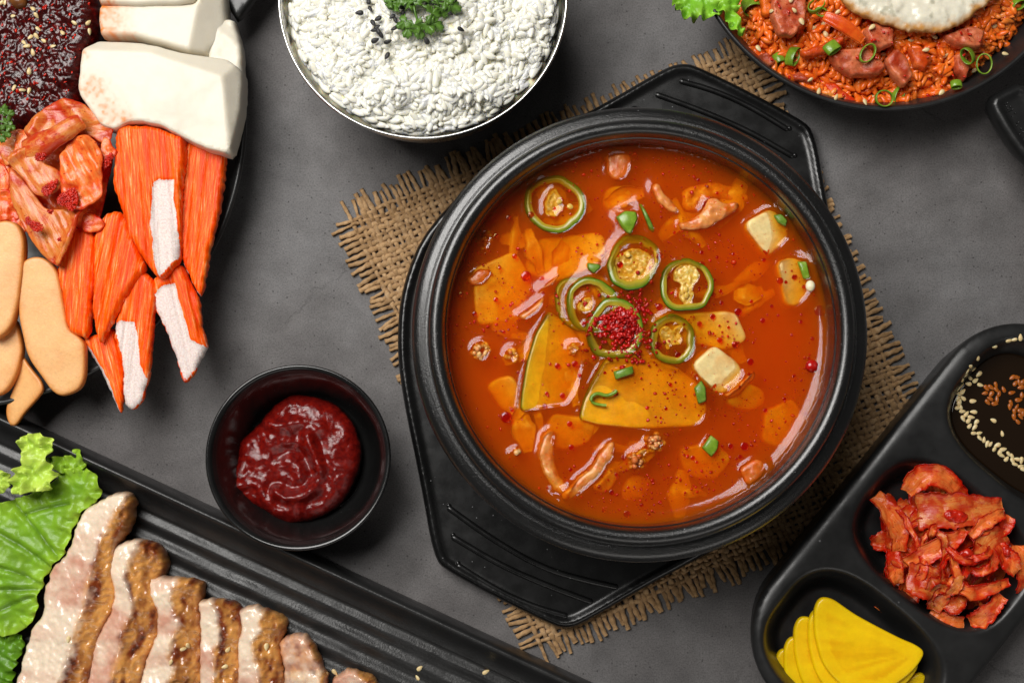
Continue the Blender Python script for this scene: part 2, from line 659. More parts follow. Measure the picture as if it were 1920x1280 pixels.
# soup: murky orange broth, real volume under a wet surface
m = bpy.data.materials.new("orange_broth")
m.use_nodes = True
nt = m.node_tree
nt.nodes.clear()
out = nd(nt, 'ShaderNodeOutputMaterial')
fr = nd(nt, 'ShaderNodeFresnel', {'IOR': 1.36})
tr = nd(nt, 'ShaderNodeBsdfTransparent', {'Color': (1, 0.93, 0.85)})
gl = nd(nt, 'ShaderNodeBsdfGlossy', {'Color': (1, 1, 1), 'Roughness': 0.09})
vv = coord(nt)
nb = bump(nt, noise(nt, vv, 220, 3), 0.10, 0.0006)
nt.links.new(nb, gl.inputs['Normal'])
ms = nd(nt, 'ShaderNodeMixShader', {0: fr.outputs[0], 1: tr.outputs[0], 2: gl.outputs[0]})
nt.links.new(ms.outputs[0], out.inputs['Surface'])
vs = nd(nt, 'ShaderNodeVolumeScatter', {'Color': (1.0, 0.37, 0.01), 'Density': 165.0, 'Anisotropy': 0.0})
va = nd(nt, 'ShaderNodeVolumeAbsorption', {'Color': (0.9925, 0.83, 0.0), 'Density': 800.0})
ad = nd(nt, 'ShaderNodeAddShader', {0: vs.outputs[0], 1: va.outputs[0]})
nt.links.new(ad.outputs[0], out.inputs['Volume'])
M_SOUP = m

TOFU = rgb('dad2c0')
M_TOFU = food("white_tofu", [], 90, rough=0.42, sss=0.35, ssss=0.004, sssr=(1, .8, .55), bs=900, bstr=0.12, bdist=0.0003, vcol=True, var=0.05)
M_SOUPTOFU = food("soup_tofu", [], 700, rough=0.4, sss=0.3, ssss=0.003, sssr=(1, .7, .4), bs=1000, bstr=0.25, vcol=True, var=0.15, flakes=((0.65, 0.10, 0.01), 900, 0.66))
M_RICE = food("cooked_rice", [(0.3, rgb('e8e5d6')), (0.7, rgb('f0efe6'))], 120, rough=0.24, sss=0.55, ssss=0.0007, sssr=(1, .9, .6), bs=900, bstr=0.12, bdist=0.0002)
M_RICEBASE = food("cooked_rice_bed", [(0.3, rgb('ecdfb4')), (0.7, rgb('f0e8cc'))], 200, rough=0.3, sss=0.5, ssss=0.002, bs=350, bstr=0.3, bdist=0.001)
M_BSES = food("black_sesame", [(0.3, (0.008, 0.008, 0.009)), (0.7, (0.03, 0.028, 0.028))], 900, rough=0.45, bs=3000, bstr=0.4)
M_SES = food("white_sesame", [(0.3, rgb('c9a866')), (0.6, rgb('ecdcb0'))], 250, rough=0.38, sss=0.25, ssss=0.001, bs=2500, bstr=0.1)
M_OSES = food("soaked_sesame", [(0.3, rgb('8a4310')), (0.7, rgb('bb6a1c'))], 400, rough=0.3, sss=0.2, ssss=0.001)
M_PARS = food("parsley_green", [(0.3, rgb('3a5c18')), (0.7, rgb('648c34'))], 250, rough=0.38, sss=0.05, ssss=0.001, sssr=(.4, 1, .2), bs=900, bstr=0.3)
M_SCAL = food("scallion_green", [(0.25, rgb('4c7016')), (0.55, rgb('789a28')), (0.8, rgb('b0c068'))], 260, stretch=(1, 1, 1), rough=0.25, sss=0.08, ssss=0.001, sssr=(.5, 1, .2), bs=1500, bstr=0.15)
M_SCALSOUP = food("simmered_scallion", [(0.25, rgb('48701a')), (0.75, rgb('7c9a3a'))], 500, rough=0.25, sss=0.08, ssss=0.001, sssr=(.5, 1, .2))
M_LET = food("lettuce_green", [], 110, spec=0.35, rough=0.36, sss=0.1, ssss=0.001, sssr=(.7, 1, .15), bs=420, bstr=0.22, bdist=0.0008, vcol=True, var=0.35, big=(150, 0.15, 0.002))
M_GOCH = food("gochujang", [(0.3, rgb('520808')), (0.55, rgb('70100a')), (0.8, rgb('8a1c0e'))], 600, rough=0.19, sss=0.1, ssss=0.0015, sssr=(1, .2, .1), bs=900, bstr=0.35, bdist=0.0006)
M_REDSAUCE = food("chunky_chili_sauce", [(0.3, rgb('220404')), (0.55, rgb('3c0706')), (0.72, rgb('6a0d08'))], 420, rough=0.16, sss=0.0, ssss=0.001, sssr=(1, .2, .1), bs=900, bstr=0.3, bdist=0.0006)
M_FLAKE = food("chili_flake", [(0.3, rgb('9a0e06')), (0.7, rgb('d82a0c'))], 400, rough=0.22, sss=0.15, ssss=0.0008, sssr=(1, .2, .1))
M_ROE = food("red_chili_paste", [(0.3, rgb('860705')), (0.7, rgb('c8160c'))], 300, rough=0.15, sss=0.3, ssss=0.001, sssr=(1, .2, .1), bs=1500, bstr=0.1)
M_CAKE = food("tan_fish_sausage", [], 900, rough=0.42, sss=0.3, ssss=0.003, sssr=(1, .6, .3), bs=1300, bstr=0.3, bdist=0.0003, vcol=True, var=0.13)
M_RAD = food("yellow_pickled_radish", [], 220, rough=0.3, sss=0.45, ssss=0.004, sssr=(1, .8, .1), bs=900, bstr=0.12, vcol=True, var=0.10)
M_PORK = food("grilled_pork", [], 380, rough=0.34, sss=0.25, ssss=0.003, sssr=(1, .5, .3), bs=240, bstr=0.35, bdist=0.0009, vcol=True, var=0.12, coat=0.8)
M_HAM = food("seared_ham", [], 420, spec=0.35, rough=0.3, sss=0.2, ssss=0.002, sssr=(1, .4, .2), bs=900, bstr=0.45, bdist=0.0006, vcol=True, var=0.35, flakes=((0.42, 0.03, 0.008), 700, 0.6))
M_FRICE = food("kimchi_fried_rice_grain", [(0.25, rgb('d44408')), (0.5, rgb('ea701c')), (0.75, rgb('f49c48'))], 70, rough=0.28, sss=0.25, ssss=0.0007, sssr=(1, .45, .15), bs=900, bstr=0.15)
M_FBED = food("kimchi_fried_rice_bed", [(0.3, rgb('8a2006')), (0.7, rgb('cc4a10'))], 260, rough=0.35, bs=500, bstr=0.6, bdist=0.001)
M_CARROT = food("carrot_strip", [(0.3, rgb('c8330a')), (0.7, rgb('ec6a1c'))], 200, rough=0.25, sss=0.3, ssss=0.002, sssr=(1, .4, .1))
M_EGG = food("fried_egg", [], 350, rough=0.25, sss=0.3, ssss=0.002, sssr=(1, .9, .7), bs=300, bstr=0.2, bdist=0.001, vcol=True, var=0.12)
M_ZUC = food("simmered_zucchini", [], 500, rough=0.22, sss=0.4, ssss=0.003, sssr=(1, .6, .1), bs=1200, bstr=0.15, vcol=True, var=0.18, flakes=((0.6, 0.06, 0.01), 1000, 0.66), spec=0.35)
M_MEAT = food("simmered_pork", [], 500, rough=0.26, sss=0.3, ssss=0.002, sssr=(1, .5, .2), bs=900, bstr=0.4, vcol=True, var=0.3, flakes=((0.62, 0.07, 0.01), 1000, 0.60))
M_CHILI = food("green_chili_ring", [], 350, rough=0.2, sss=0.35, ssss=0.0015, sssr=(.6, 1, .2), bs=1500, bstr=0.1, vcol=True, var=0.2)
M_SEED = food("chili_seed_pith", [(0.25, rgb('c87414')), (0.5, rgb('dcb850')), (0.8, rgb('efe0a8'))], 900, rough=0.25, sss=0.4, ssss=0.001, sssr=(1, .8, .3))
M_SHRED = food("simmered_cabbage", [(0.3, rgb('d08422')), (0.7, rgb('e8b04c'))], 200, rough=0.3)
M_BROWN = food("browned_root", [(0.3, rgb('4a2610')), (0.7, rgb('8a5526'))], 200, rough=0.3)

# red chili oil: thin tinted lenses
m = bpy.data.materials.new("chili_oil")
m.use_nodes = True
nt = m.node_tree
nt.nodes.clear()
out = nd(nt, 'ShaderNodeOutputMaterial')
ms = nd(nt, 'ShaderNodeMixShader', {0: nd(nt, 'ShaderNodeFresnel', {'IOR': 1.45}).outputs[0], 1: nd(nt, 'ShaderNodeBsdfTransparent', {'Color': (0.92, 0.34, 0.10)}).outputs[0], 2: nd(nt, 'ShaderNodeBsdfGlossy', {'Roughness': 0.06}).outputs[0]})
nt.links.new(ms.outputs[0], out.inputs['Surface'])
M_OIL = m

# soy dipping sauce: dark wet liquid
m, nt, b = new("soy_sauce")
setb(nt, b, base=(0.012, 0.006, 0.0025), rough=0.06, spec=0.5)
M_SOY = m

# crab stick: fibrous, orange-red skin over white
m, nt, b = new("crab_stick")
fx, fy = attr(nt, 'fib'), attr(nt, 'along')
cv = nd(nt, 'ShaderNodeCombineXYZ', {'X': fx, 'Y': math_(nt, 'MULTIPLY', fy, 0.07), 'Z': nd(nt, 'ShaderNodeObjectInfo').outputs['Random']}).outputs[0]
f1 = nd(nt, 'ShaderNodeTexNoise', {'Vector': cv, 'Scale': 0.36, 'Detail': 6.0, 'Roughness': 0.6}).outputs['Fac']
f2 = nd(nt, 'ShaderNodeTexNoise', {'Vector': cv, 'Scale': 0.05, 'Detail': 2.0}).outputs['Fac']
c1 = ramp(nt, f1, [(0.26, rgb('dc2c00')), (0.40, rgb('fa4c00')), (0.52, rgb('ff6606')), (0.62, rgb('ff8c40')), (0.74, rgb('ffd2b0'))])
c2 = mix(nt, ramp(nt, f2, [(0.45, 0.0), (0.68, 0.6)]), c1, rgb('d82a02'))
sp = noise(nt, coord(nt), 1500, 3)
wh = ramp(nt, math_(nt, 'ADD', math_(nt, 'ADD', attr(nt, 'white'), math_(nt, 'MULTIPLY', math_(nt, 'SUBTRACT', sp, 0.5), 0.5)), math_(nt, 'MULTIPLY', math_(nt, 'SUBTRACT', f1, 0.5), 0.8)), [(0.42, 0.0), (0.58, 1.0)])
c3 = mix(nt, wh, c2, ramp(nt, sp, [(0.3, rgb('d6beb6')), (0.6, rgb('e8dcd6'))]))
hb = math_(nt, 'ADD', f1, math_(nt, 'MULTIPLY', sp, 0.25))
setb(nt, b, base=c3, rough=0.36, sss=0.1, sssr=(1, .4, .15), ssss=0.001, normal=bump(nt, hb, 0.4, 0.001), spec=0.22)
M_CRAB = m

# kimchi: pale translucent cabbage, redder at edges and where the paste clings
def kimchi(name, pale, mid, red, thr):
    m, nt, b = new(name)
    u, vv = attr(nt, 'u'), attr(nt, 'v')
    vec = coord(nt)
    rnd = nd(nt, 'ShaderNodeObjectInfo').outputs['Random']
    off = nd(nt, 'ShaderNodeVectorMath', {0: vec, 1: nd(nt, 'ShaderNodeCombineXYZ', {'X': rnd, 'Y': math_(nt, 'MULTIPLY', rnd, 3.1)}).outputs[0]}, operation='ADD').outputs[0]
    blot = noise(nt, off, 130, 5, 0.65)
    fibv = nd(nt, 'ShaderNodeCombineXYZ', {'X': math_(nt, 'MULTIPLY', vv, 9.0), 'Y': math_(nt, 'MULTIPLY', u, 1.6), 'Z': rnd}).outputs[0]
    fib = nd(nt, 'ShaderNodeTexNoise', {'Vector': fibv, 'Scale': 1.7, 'Detail': 4.0, 'Roughness': 0.6}).outputs['Fac']
    edge = math_(nt, 'POWER', math_(nt, 'ABSOLUTE', vv), 5.0)
    c = ramp(nt, fib, [(0.3, mid), (0.65, pale)])
    k = math_(nt, 'ADD', math_(nt, 'ADD', blot, math_(nt, 'MULTIPLY', edge, 0.22)), math_(nt, 'MULTIPLY', math_(nt, 'SUBTRACT', rnd, 0.5), 0.16))
    c = mix(nt, ramp(nt, k, [(thr, 0.0), (thr + 0.12, 0.75), (thr + 0.3, 1.0)]), c, red)
    fl = noise(nt, off, 800, 3, 0.7)
    c = mix(nt, ramp(nt, fl, [(0.64, 0.0), (0.68, 1.0)]), c, tuple(0.6 * q for q in red))
    hb = math_(nt, 'ADD', fib, math_(nt, 'MULTIPLY', noise(nt, off, 700, 3), 0.4))
    setb(nt, b, base=c, rough=0.25, sss=0.25, sssr=(1, .45, .2), ssss=0.0015, normal=bump(nt, hb, 0.22, 0.0008), coat=0.0, coatr=0.08, spec=0.4)
    return m


M_KIM = kimchi("kimchi_leaf", rgb('ec8840'), rgb('e4500e'), rgb('c81402'), 0.46)
M_KIMPALE = kimchi("kimchi_stem", rgb('d88a44'), rgb('cc5816'), rgb('b81402'), 0.48)
# ------------------------------------------------------------------ table
g = 3200.0
t = mk("table_top", np.array([[-g, -g, 0], [g, -g, 0], [g, g, 0], [-g, g, 0], [-g, -g, -60], [g, -g, -60], [g, g, -60], [-g, g, -60]], float),
       [[0, 1, 2, 3], [7, 6, 5, 4], [0, 4, 5, 1], [1, 5, 6, 2], [2, 6, 7, 3], [3, 7, 4, 0]], M_TABLE, sm=False, origin=np.zeros(3))
tag(t, "mottled grey stone table top with hairline cracks under all the dishes", "table top", kind="structure")

# ------------------------------------------------------------------ burlap: every yarn is its own piece
QA, QB, QC, QD = [at(x, y, 6)[:2] for x, y in ((652, 408), (1396, 96), (1766, 892), (1012, 1208))]
cloth = thing("burlap_cloth", "frayed square of woven tan burlap under the soup pot", "cloth", np.r_[(QA + QB + QC + QD) / 4, 0])


def quad(u, v):
    u, v = np.asarray(u)[..., None], np.asarray(v)[..., None]
    return (QA * (1 - u) + QB * u) * (1 - v) + (QD * (1 - u) + QC * u) * v


NU, NV = 72, 77          # yarns running down / across
LU, LV = 800.0, 860.0


def yarn(k, n_this, n_other, down):
    f = (k + 0.5) / n_this
    ext0, ext1 = RNG.uniform(22, 40, 2) / (LV if down else LU)
    t = np.arange(-ext0, 1 + ext1, 3.6 / (LV if down else LU))
    fr = np.clip(np.maximum(-t, t - 1), 0, 1) * (LV if down else LU)          # length into the fringe
    wander = fbm(np.stack([t * 9, np.full_like(t, k * 3.7)], -1), 11 if down else 12, 2) * (0.006 + 0.00003 * fr)
    lean = RNG.normal(0, 0.0007) * fr * 0.16 / 10 * 10
    lean = (RNG.normal(0, 0.11) * fr + 1.0 * np.sin(fr / 19.0 + k)) / (LU if down else LV)
    lean = np.where(fr > 0, lean, 0)
    ff = f + wander + lean + 0.003 * np.sin(t * 5 + k * 0.13)
    xy = quad(ff, t) if down else quad(t, ff)
    ph = t * n_other - 0.5
    z = 6.5 + 2.8 * np.cos(np.pi * ph + np.pi * k + (0 if down else np.pi)) * np.clip(1 - fr / 12, 0, 1)
    z = np.where(fr > 0, np.maximum(4.6, z - fr * 0.03), z)
    z = z + 1.2 * fbm(xy / 60, 5, 2)
    r = 4.5 * (1 + 0.38 * fbm(np.stack([t * 22, np.full_like(t, k * 1.9)], -1), 21, 2))
    r = r * np.where(fr > 0, np.clip(1.0 - 0.35 * fr / 55, 0.5, 1), 1)
    r = r * (0.85 + 0.35 * hash3(np.int64(k), np.int64(3 if down else 4), np.int64(0), 9))
    V, F, L = tube(np.c_[xy, np.maximum(z, r * 0.8)], r, 8, twist=0.34, ply=0.16, flat=0.82)
    mk("yarn", V, F, M_JUTE, cloth)


for k in range(NU):
    yarn(k, NU, NV, True)
for k in range(NV):
    yarn(k, NV, NU, False)

# ------------------------------------------------------------------ trivet
TR = [(1065, 1180), (1100, 1166), (1213, 1099), (1400, 1000), (1542, 874), (1590, 760), (1599, 660), (1590, 560), (1553, 385), (1530, 250), (1505, 222),
      (1310, 122), (1275, 117), (1240, 130), (1130, 195), (940, 295), (800, 420), (752, 535), (743, 640), (752, 734), (789, 909), (812, 1044), (837, 1072), (1030, 1172)]
tro = smooth(P(TR, 34), 2)
PC = np.array([208.0, -8.5])
trivet = thing("trivet", "black plastic tray with ribbed end grips under the stone pot", "trivet", np.r_[PC, 12])


def tz(p, d, s):
    lip = 3.5 * np.exp(-((d - 10) / 7.0) ** 2)
    return -3.0 * np.clip((d - 12) / 10, 0, 1) + lip


V, F, inf = pillow(tro, 24, rnd=9, res=4.6, zmid=26, zoff=tz)
mk("plate", V, F, M_TRIVET, trivet)
for rd in ([(190, 225), (460, 420), (760, 590), (1000, 660), (1210, 705)], [(215, 400), (500, 570), (800, 700), (1060, 795)], [(245, 570), (480, 720), (700, 820), (910, 880)]):
    c = smooth(P(rd, 36, 3.2, 780, 880), 3, closed=False)
    for q in (c, 2 * np.array([208.0, -8.5]) - c):
        n = len(q)
        rr = 5.6 * np.clip(np.minimum(np.arange(n), np.arange(n)[::-1]) / 3 + 0.45, 0, 1)
        V, F, L = tube(np.c_[q, np.full(n, 35.5)], rr, 8, flat=0.8)
        rdg = mk("ridge", V, F, M_TRIVET, trivet)
        eV, eF = ellipsoid(8, 8)
        mk("stud", eV * [4.5, 4.5, 4] + np.r_[q[0] + [2, 3], 36.5], eF, M_TRIVET, rdg)

# ------------------------------------------------------------------ stone pot
pot = thing("soup_pot", "round black stoneware soup pot with a thick double rim", "pot", np.r_[PC, 36])
outer = curve_prof([(0, 37), (235, 37), (250, 42), (300, 120), (345, 220), (360, 280), (372, 308), (374, 322), (366, 334), (352, 338)], 3)
rim = curve_prof([(352, 338), (345, 338), (344, 341), (345, 352), (341, 365), (331, 370), (321, 366), (317, 356), (316, 348)], 3)
inner = curve_prof([(316, 348), (313.5, 346), (313, 330), (312, 300), (309, 240), (290, 140), (240, 80), (160, 64), (0, 60)], 3)
V, F = lathe(np.vstack([outer, rim[1:], inner[1:]]), PC[0], PC[1], 160)
mk("pot_body", V, F, M_POT, pot)

# ------------------------------------------------------------------ soup pieces
SZ = 300.0


def crumbs(o, z, hgt, r0, r1, seed, dens=1.0):
    """a ragged clump: granules packed inside an outline, higher in the middle"""
    rg = np.random.default_rng(seed + 17)
    lo, hi = o.min(0), o.max(0)
    n = int(dens * 2.2 * np.prod(hi - lo) / (r0 + r1) ** 2 * 2)
    p = rg.uniform(0, 1, (n, 2)) * (hi - lo) + lo
    p = p[inside(p, o)]
    d, _ = dist_to(p, o)
    top = hgt * (1 - np.exp(-d / (0.25 * min(hi - lo))))
    zz = z + top * rg.uniform(0.15, 1.0, len(p))
    s_ = rg.uniform(r0, r1, (len(p), 1)) * rg.uniform(0.7, 1.3, (len(p), 3))
    return scatter_mass(ellipsoid(6, 6), s_, np.c_[p, zz], rg.uniform(0, 6, (len(p), 3)))


FLOAT = []          # outlines that break the surface: the broth climbs them
A_, B_, C_, D_ = (3.3675, 840, 240), (3.3675, 1180, 240), (3.2, 840, 580), (3.2, 1180, 580)


def lerp(a, b, t):
    t = np.asarray(t)[:, None]
    return np.asarray(a)[None, :] * (1 - t) + np.asarray(b)[None, :] * t


def soup_tofu(pts, view, top, label, thick=60, tilt=(0, 0), tint=0.0, breaks=True):
    o = P(pts, SZ, *view)
    c = o.mean(0)
    zo = lambda p, d, s: (p[:, 0] - c[0]) * tilt[0] + (p[:, 1] - c[1]) * tilt[1]
    o = rough(smooth(resample(o, 26), 1), 1.2, 14, int(c[0]) % 97)
    V, F, inf = pillow(o, thick, rnd=5, res=4, zmid=top - thick / 2, zoff=zo, amp=1.2, nscale=14, power=3.0)
    n = fbm(inf['xy'] / 18, 3, 3)
    col = lerp(rgb('f0d898'), rgb('dc8a28'), np.clip(tint + 0.15 + 0.5 * n + 0.35 * np.exp(-inf['d'] / 3), 0, 1))
    tag(mk("tofu_cube", V, F, M_SOUPTOFU, attrs={'Col': col}), label, "tofu", "tofu cubes in the soup")
    if breaks:
        FLOAT.append(o)


soup_tofu([(715, 610), (900, 490), (1045, 640), (1010, 705), (870, 832)], B_, 300.5, "pale tofu cube floating at the pot's upper rim with scallion on its corner", tilt=(-0.22, 0.06))
soup_tofu([(928, 835), (1035, 805), (1160, 850), (1165, 1010), (1090, 1130), (985, 1138)], B_, 296, "half sunken tofu cube beside a green scallion strip near the pot wall", tilt=(-0.2, 0.06), tint=0.2)
soup_tofu([(365, 335), (500, 208), (690, 335), (700, 380), (640, 465), (535, 532), (470, 470)], D_, 302, "bright white tofu cube floating beside the large zucchini slice", tilt=(-0.16, 0.16))
soup_tofu([(150, 880), (430, 760), (560, 980), (420, 1230), (170, 1250)], A_, 289, "sunken tofu block glowing through broth by the pot's outer wall", tint=0.15, tilt=(-0.16, 0.08), breaks=False)
soup_tofu([(0, 20), (640, 0), (720, 180), (600, 260), (420, 200), (80, 260)], D_, 289, "sunken tofu block under the broth above the bright white tofu cube", tint=0.15, tilt=(0.12, 0.12), breaks=False)
soup_tofu([(640, 400), (840, 480), (840, 590), (700, 620), (560, 560)], D_, 287, "small sunken tofu block beside the bright white tofu cube", tint=0.3, tilt=(-0.2, 0.2), breaks=False)
soup_tofu([(220, 455), (330, 370), (430, 400), (420, 620), (340, 640)], C_, 289, "sunken tofu block just outside the tall zucchini wedge", tint=0.3, tilt=(0.2, 0.2), breaks=False)
soup_tofu([(560, 680), (1000, 640), (1010, 840), (700, 980), (450, 900)], A_, 286, "broad sunken tofu block between the chili rings and the pot wall", tint=0.3, tilt=(0.14, -0.05), breaks=False)

soup_tofu([(1000, 360), (1150, 330), (1200, 480), (1080, 560), (960, 500)], A_, 284, "deep sunken tofu block near the folded scallion tube", tint=0.4, tilt=(0.15, 0.1), breaks=False)
soup_tofu([(820, 600), (1000, 520), (1100, 700), (960, 860), (800, 800)], D_, 283, "deep sunken tofu block near the pot's far wall", tint=0.4, tilt=(-0.15, 0.12), breaks=False)
soup_tofu([(300, 830), (520, 780), (640, 900), (520, 1040), (330, 1000)], D_, 284, "deep sunken tofu block below the green diamond scallion chip", tint=0.45, tilt=(0.1, 0.15), breaks=False)
soup_tofu([(620, 620), (900, 640), (880, 800), (680, 860), (560, 760)], C_, 287, "deep sunken tofu block under the curved pale pork slice", tint=0.4, tilt=(0.1, 0.15), breaks=False)


def zucchini(pts, view, top, label, skin, tilt, thick=16):
    o = smooth(resample(P(pts, SZ, *view), 16), 2)
    sk = P(skin, SZ, *view)
    c = o.mean(0)
    zo = lambda p, d, s: (p[:, 0] - c[0]) * tilt[0] + (p[:, 1] - c[1]) * tilt[1]
    V, F, inf = pillow(o, thick, rnd=5, res=4, zmid=top - thick / 2, zoff=zo, amp=0.8, nscale=30)
    dsk, _ = dist_to(inf['xy'], sk, closed=False)
    base = lerp(rgb('f0ac10'), rgb('d88406'), np.clip(0.5 + 0.6 * fbm(inf['xy'] / 40, 8), 0, 1))
    base = base * (1 - np.clip(np.exp(-dsk / 9) * 0.8, 0, 1))[:, None] + np.array(rgb('8f9a22')) * np.clip(np.exp(-dsk / 9) * 0.8, 0, 1)[:, None]
    k = np.clip(np.exp(-(dsk / 2.6) ** 2), 0, 1)[:, None]
    base = base * (1 - k) + np.array(rgb('24420f')) * k
    tag(mk("zucchini_slice", V, F, M_ZUC, attrs={'Col': base}), label, "zucchini", "zucchini slices in the soup")
    FLOAT.append(o)


zucchini([(602, 2), (700, 70), (800, 160), (820, 300), (790, 450), (730, 575), (540, 602), (430, 616), (440, 500), (470, 320), (520, 150)], C_, 298,
         "tall yellow zucchini wedge with dark green skin along its curved side", [(602, 2), (520, 150), (470, 320), (440, 500), (430, 616)], (-0.20, 0.03))
zucchini([(1134, 672), (1109, 714), (1090, 755), (1084, 787), (1121, 797), (1196, 805), (1260, 802), (1314, 799), (1330, 765), (1310, 715), (1260, 680), (1190, 660)], (1, 0, 0), 299,
         "large yellow zucchini half slice with two scallion bits on it", [(1190, 660), (1134, 672), (1109, 714), (1090, 755), (1084, 787)], (-0.03, -0.05))


def chili_ring(px, py, r, top, label, tilt=(0, 0), squash=1.0, wall=13, seeds=0, pith=None, hgt=13, fill=False, rot=0.0, breaks=True, sub=None):
    c = at(px, py, SZ)[:2]
    r = r / 1.136
    root = thing("chili_slice", label, "chili slice", np.r_[c, top - hgt], "green chili slices in the soup")
    na, nc = 56, 12
    a = np.arange(na) * 2 * np.pi / na
    R = r * (1 + 0.11 * fbm(np.stack([np.cos(a) * 1.3 + px, np.sin(a) * 1.3 + py], -1), 4, 2))
    b = np.arange(nc) * 2 * np.pi / nc
    wall = (wall * (1 + 0.35 * fbm(np.stack([np.cos(a) * 1.6 + px, np.sin(a) * 1.6 - py], -1), 14, 2)))[:, None]
    rr = R[:, None] - wall / 2 + wall / 2 * np.sign(np.cos(b)) * np.abs(np.cos(b)) ** 0.6
    zz = np.broadcast_to(hgt / 2 * np.sign(np.sin(b)) * np.abs(np.sin(b)) ** 0.6, rr.shape)
    x, y = rr * np.cos(a)[:, None], rr * np.sin(a)[:, None] * squash
    x, y = x * math.cos(rot) - y * math.sin(rot), x * math.sin(rot) + y * math.cos(rot)
    top = top + 0.3
    z = top - hgt / 2 + zz + x * tilt[0] + y * tilt[1]
    V = np.stack([x + c[0], y + c[1], z], -1).reshape(-1, 3)
    F = grid_faces(na + 1, nc, True) % (na * nc)
    k = np.clip((rr - (R[:, None] - wall)) / wall, 0, 1).ravel()
    col = lerp(rgb('b89a2a'), rgb('5f7f1a'), np.clip(k * 1.5 - 0.2, 0, 1))
    col[k > 0.85] = rgb('376012')
    mk("ring", V, F, M_CHILI, root, {'Col': col})
    ol = np.stack([np.cos(a) * R, np.sin(a) * R * squash], -1)
    ol = np.stack([ol[:, 0] * math.cos(rot) - ol[:, 1] * math.sin(rot), ol[:, 0] * math.sin(rot) + ol[:, 1] * math.cos(rot)], -1) + c
    if breaks:
        FLOAT.append(ol)
    if pith:
        q = smooth(P(pith[0], SZ, *pith[1]), 1)
        q = rough(q, 4.0, 8, int(px))
        V, F, inf = pillow(q, 6, rnd=4, res=2.2, zmid=top - 5, amp=3.6, nscale=6, seed=int(py))
        mk("pith", V, F, M_SEED, root)
        FLOAT.append(q)
    for i in range(seeds):
        aa, rad = RNG.uniform(0, 6.28), RNG.uniform(0.15, 0.6) * r
        eV, eF = ellipsoid(8, 8)
        eV = eV * [5.5, 5.0, 2.2] @ eul(RNG.uniform(-.4, .4), RNG.uniform(-.4, .4), aa).T
        mk("seed", eV + np.r_[c + rad * np.array([math.cos(aa), math.sin(aa)]), top + 2], eF, M_SEED, root)
    return root


chili_ring(1040, 382, 59, 300.5, "green chili ring holding pale seeds near the pot's top rim", squash=0.97, seeds=2, tilt=(0.02, -0.05),
           pith=([(610, 470), (640, 400), (690, 380), (720, 430), (730, 520), (680, 560), (610, 550)], A_))
chili_ring(1188, 492, 48, 301, "olive chili slice full of yellow flesh above the red paste", squash=1.12, rot=-0.5, tilt=(-0.03, -0.16),
           pith=([(1030, 860), (1080, 780), (1200, 750), (1290, 800), (1300, 900), (1250, 980), (1150, 1010), (1060, 950)], A_), seeds=1)
chili_ring(1287, 534, 51, 304, "bright green chili ring with broken pale pith beside the red paste", squash=1.02, wall=11, tilt=(0.02, -0.06), seeds=2,
           pith=([(270, 940), (300, 880), (380, 860), (440, 880), (440, 960), (400, 1000), (410, 1080), (370, 1130), (310, 1090), (330, 1000)], B_))
chili_ring(1088, 566, 50, 296, "sunken outermost chili ring of the overlapping pair by the red paste", squash=1.05, breaks=False)
chili_ring(1112, 572, 50, 302, "thin green chili ring tucked half beneath the ring holding red paste", squash=1.05, tilt=(0.03, 0.06),
           pith=([(170, 640), (260, 570), (330, 620), (300, 700), (200, 710)], (4.2656, 1040, 420)))
chili_ring(1153, 617, 56, 304, "green chili ring heaped with the red chili paste", squash=1.06, tilt=(0.05, 0.05))
chili_ring(1262, 637, 46, 301, "olive chili ring with star shaped pale pith below the bright ring", squash=1.02, tilt=(0.0, -0.05),
           pith=([(830, 900), (850, 830), (910, 800), (960, 850), (1020, 780), (1050, 800), (1010, 890), (1020, 960), (960, 960), (910, 1010), (880, 960)], (4.2656, 1040, 420)))

# red chili paste heaped in the middle: a crumbly cluster
cl = at(1168, 606, SZ)[:2]
N = 430
sp = np.vstack([RNG.normal(0, 1, (300, 2)) * [25, 25] + at(1163, 608, SZ)[:2], RNG.normal(0, 1, (60, 2)) * [11, 16] + at(1190, 585, SZ)[:2], RNG.normal(0, 1, (70, 2)) * [15, 20] + at(1200, 640, SZ)[:2]])
dd = np.linalg.norm(sp - at(1166, 610, SZ)[:2], axis=1)
hz = SZ + 1 + 15 * np.exp(-(dd / 26) ** 2) * RNG.uniform(0.3, 1.1, N)
sz = RNG.uniform(1.8, 4.6, N)[:, None] * np.array([1.1, 1, 0.85])
V, F = scatter_mass(ellipsoid(6, 6), sz * RNG.uniform(0.6, 1.3, (N, 3)), np.c_[sp, hz], RNG.uniform(0, 6, (N, 3)))
mo = rough(at(1166, 608, SZ)[:2] + 25 * np.stack([np.cos(np.arange(40) * np.pi / 20), np.sin(np.arange(40) * np.pi / 20)], -1), 9, 14, 4)
V2, F2, inf = pillow(mo, 22, rnd=22, res=2.4, zmid=SZ - 1, amp=9, nscale=5, seed=5)
V, F = merge([(V, F), (V2, F2)])
tag(mk("chili_paste", V, F, M_ROE), "crumbly bright red chili paste heaped in the soup's centre", "chili paste")
FLOAT.append(np.stack([30 * np.cos(np.linspace(0, 6.2, 30)), 30 * np.sin(np.linspace(0, 6.2, 30))], -1) + at(1166, 610, SZ)[:2])


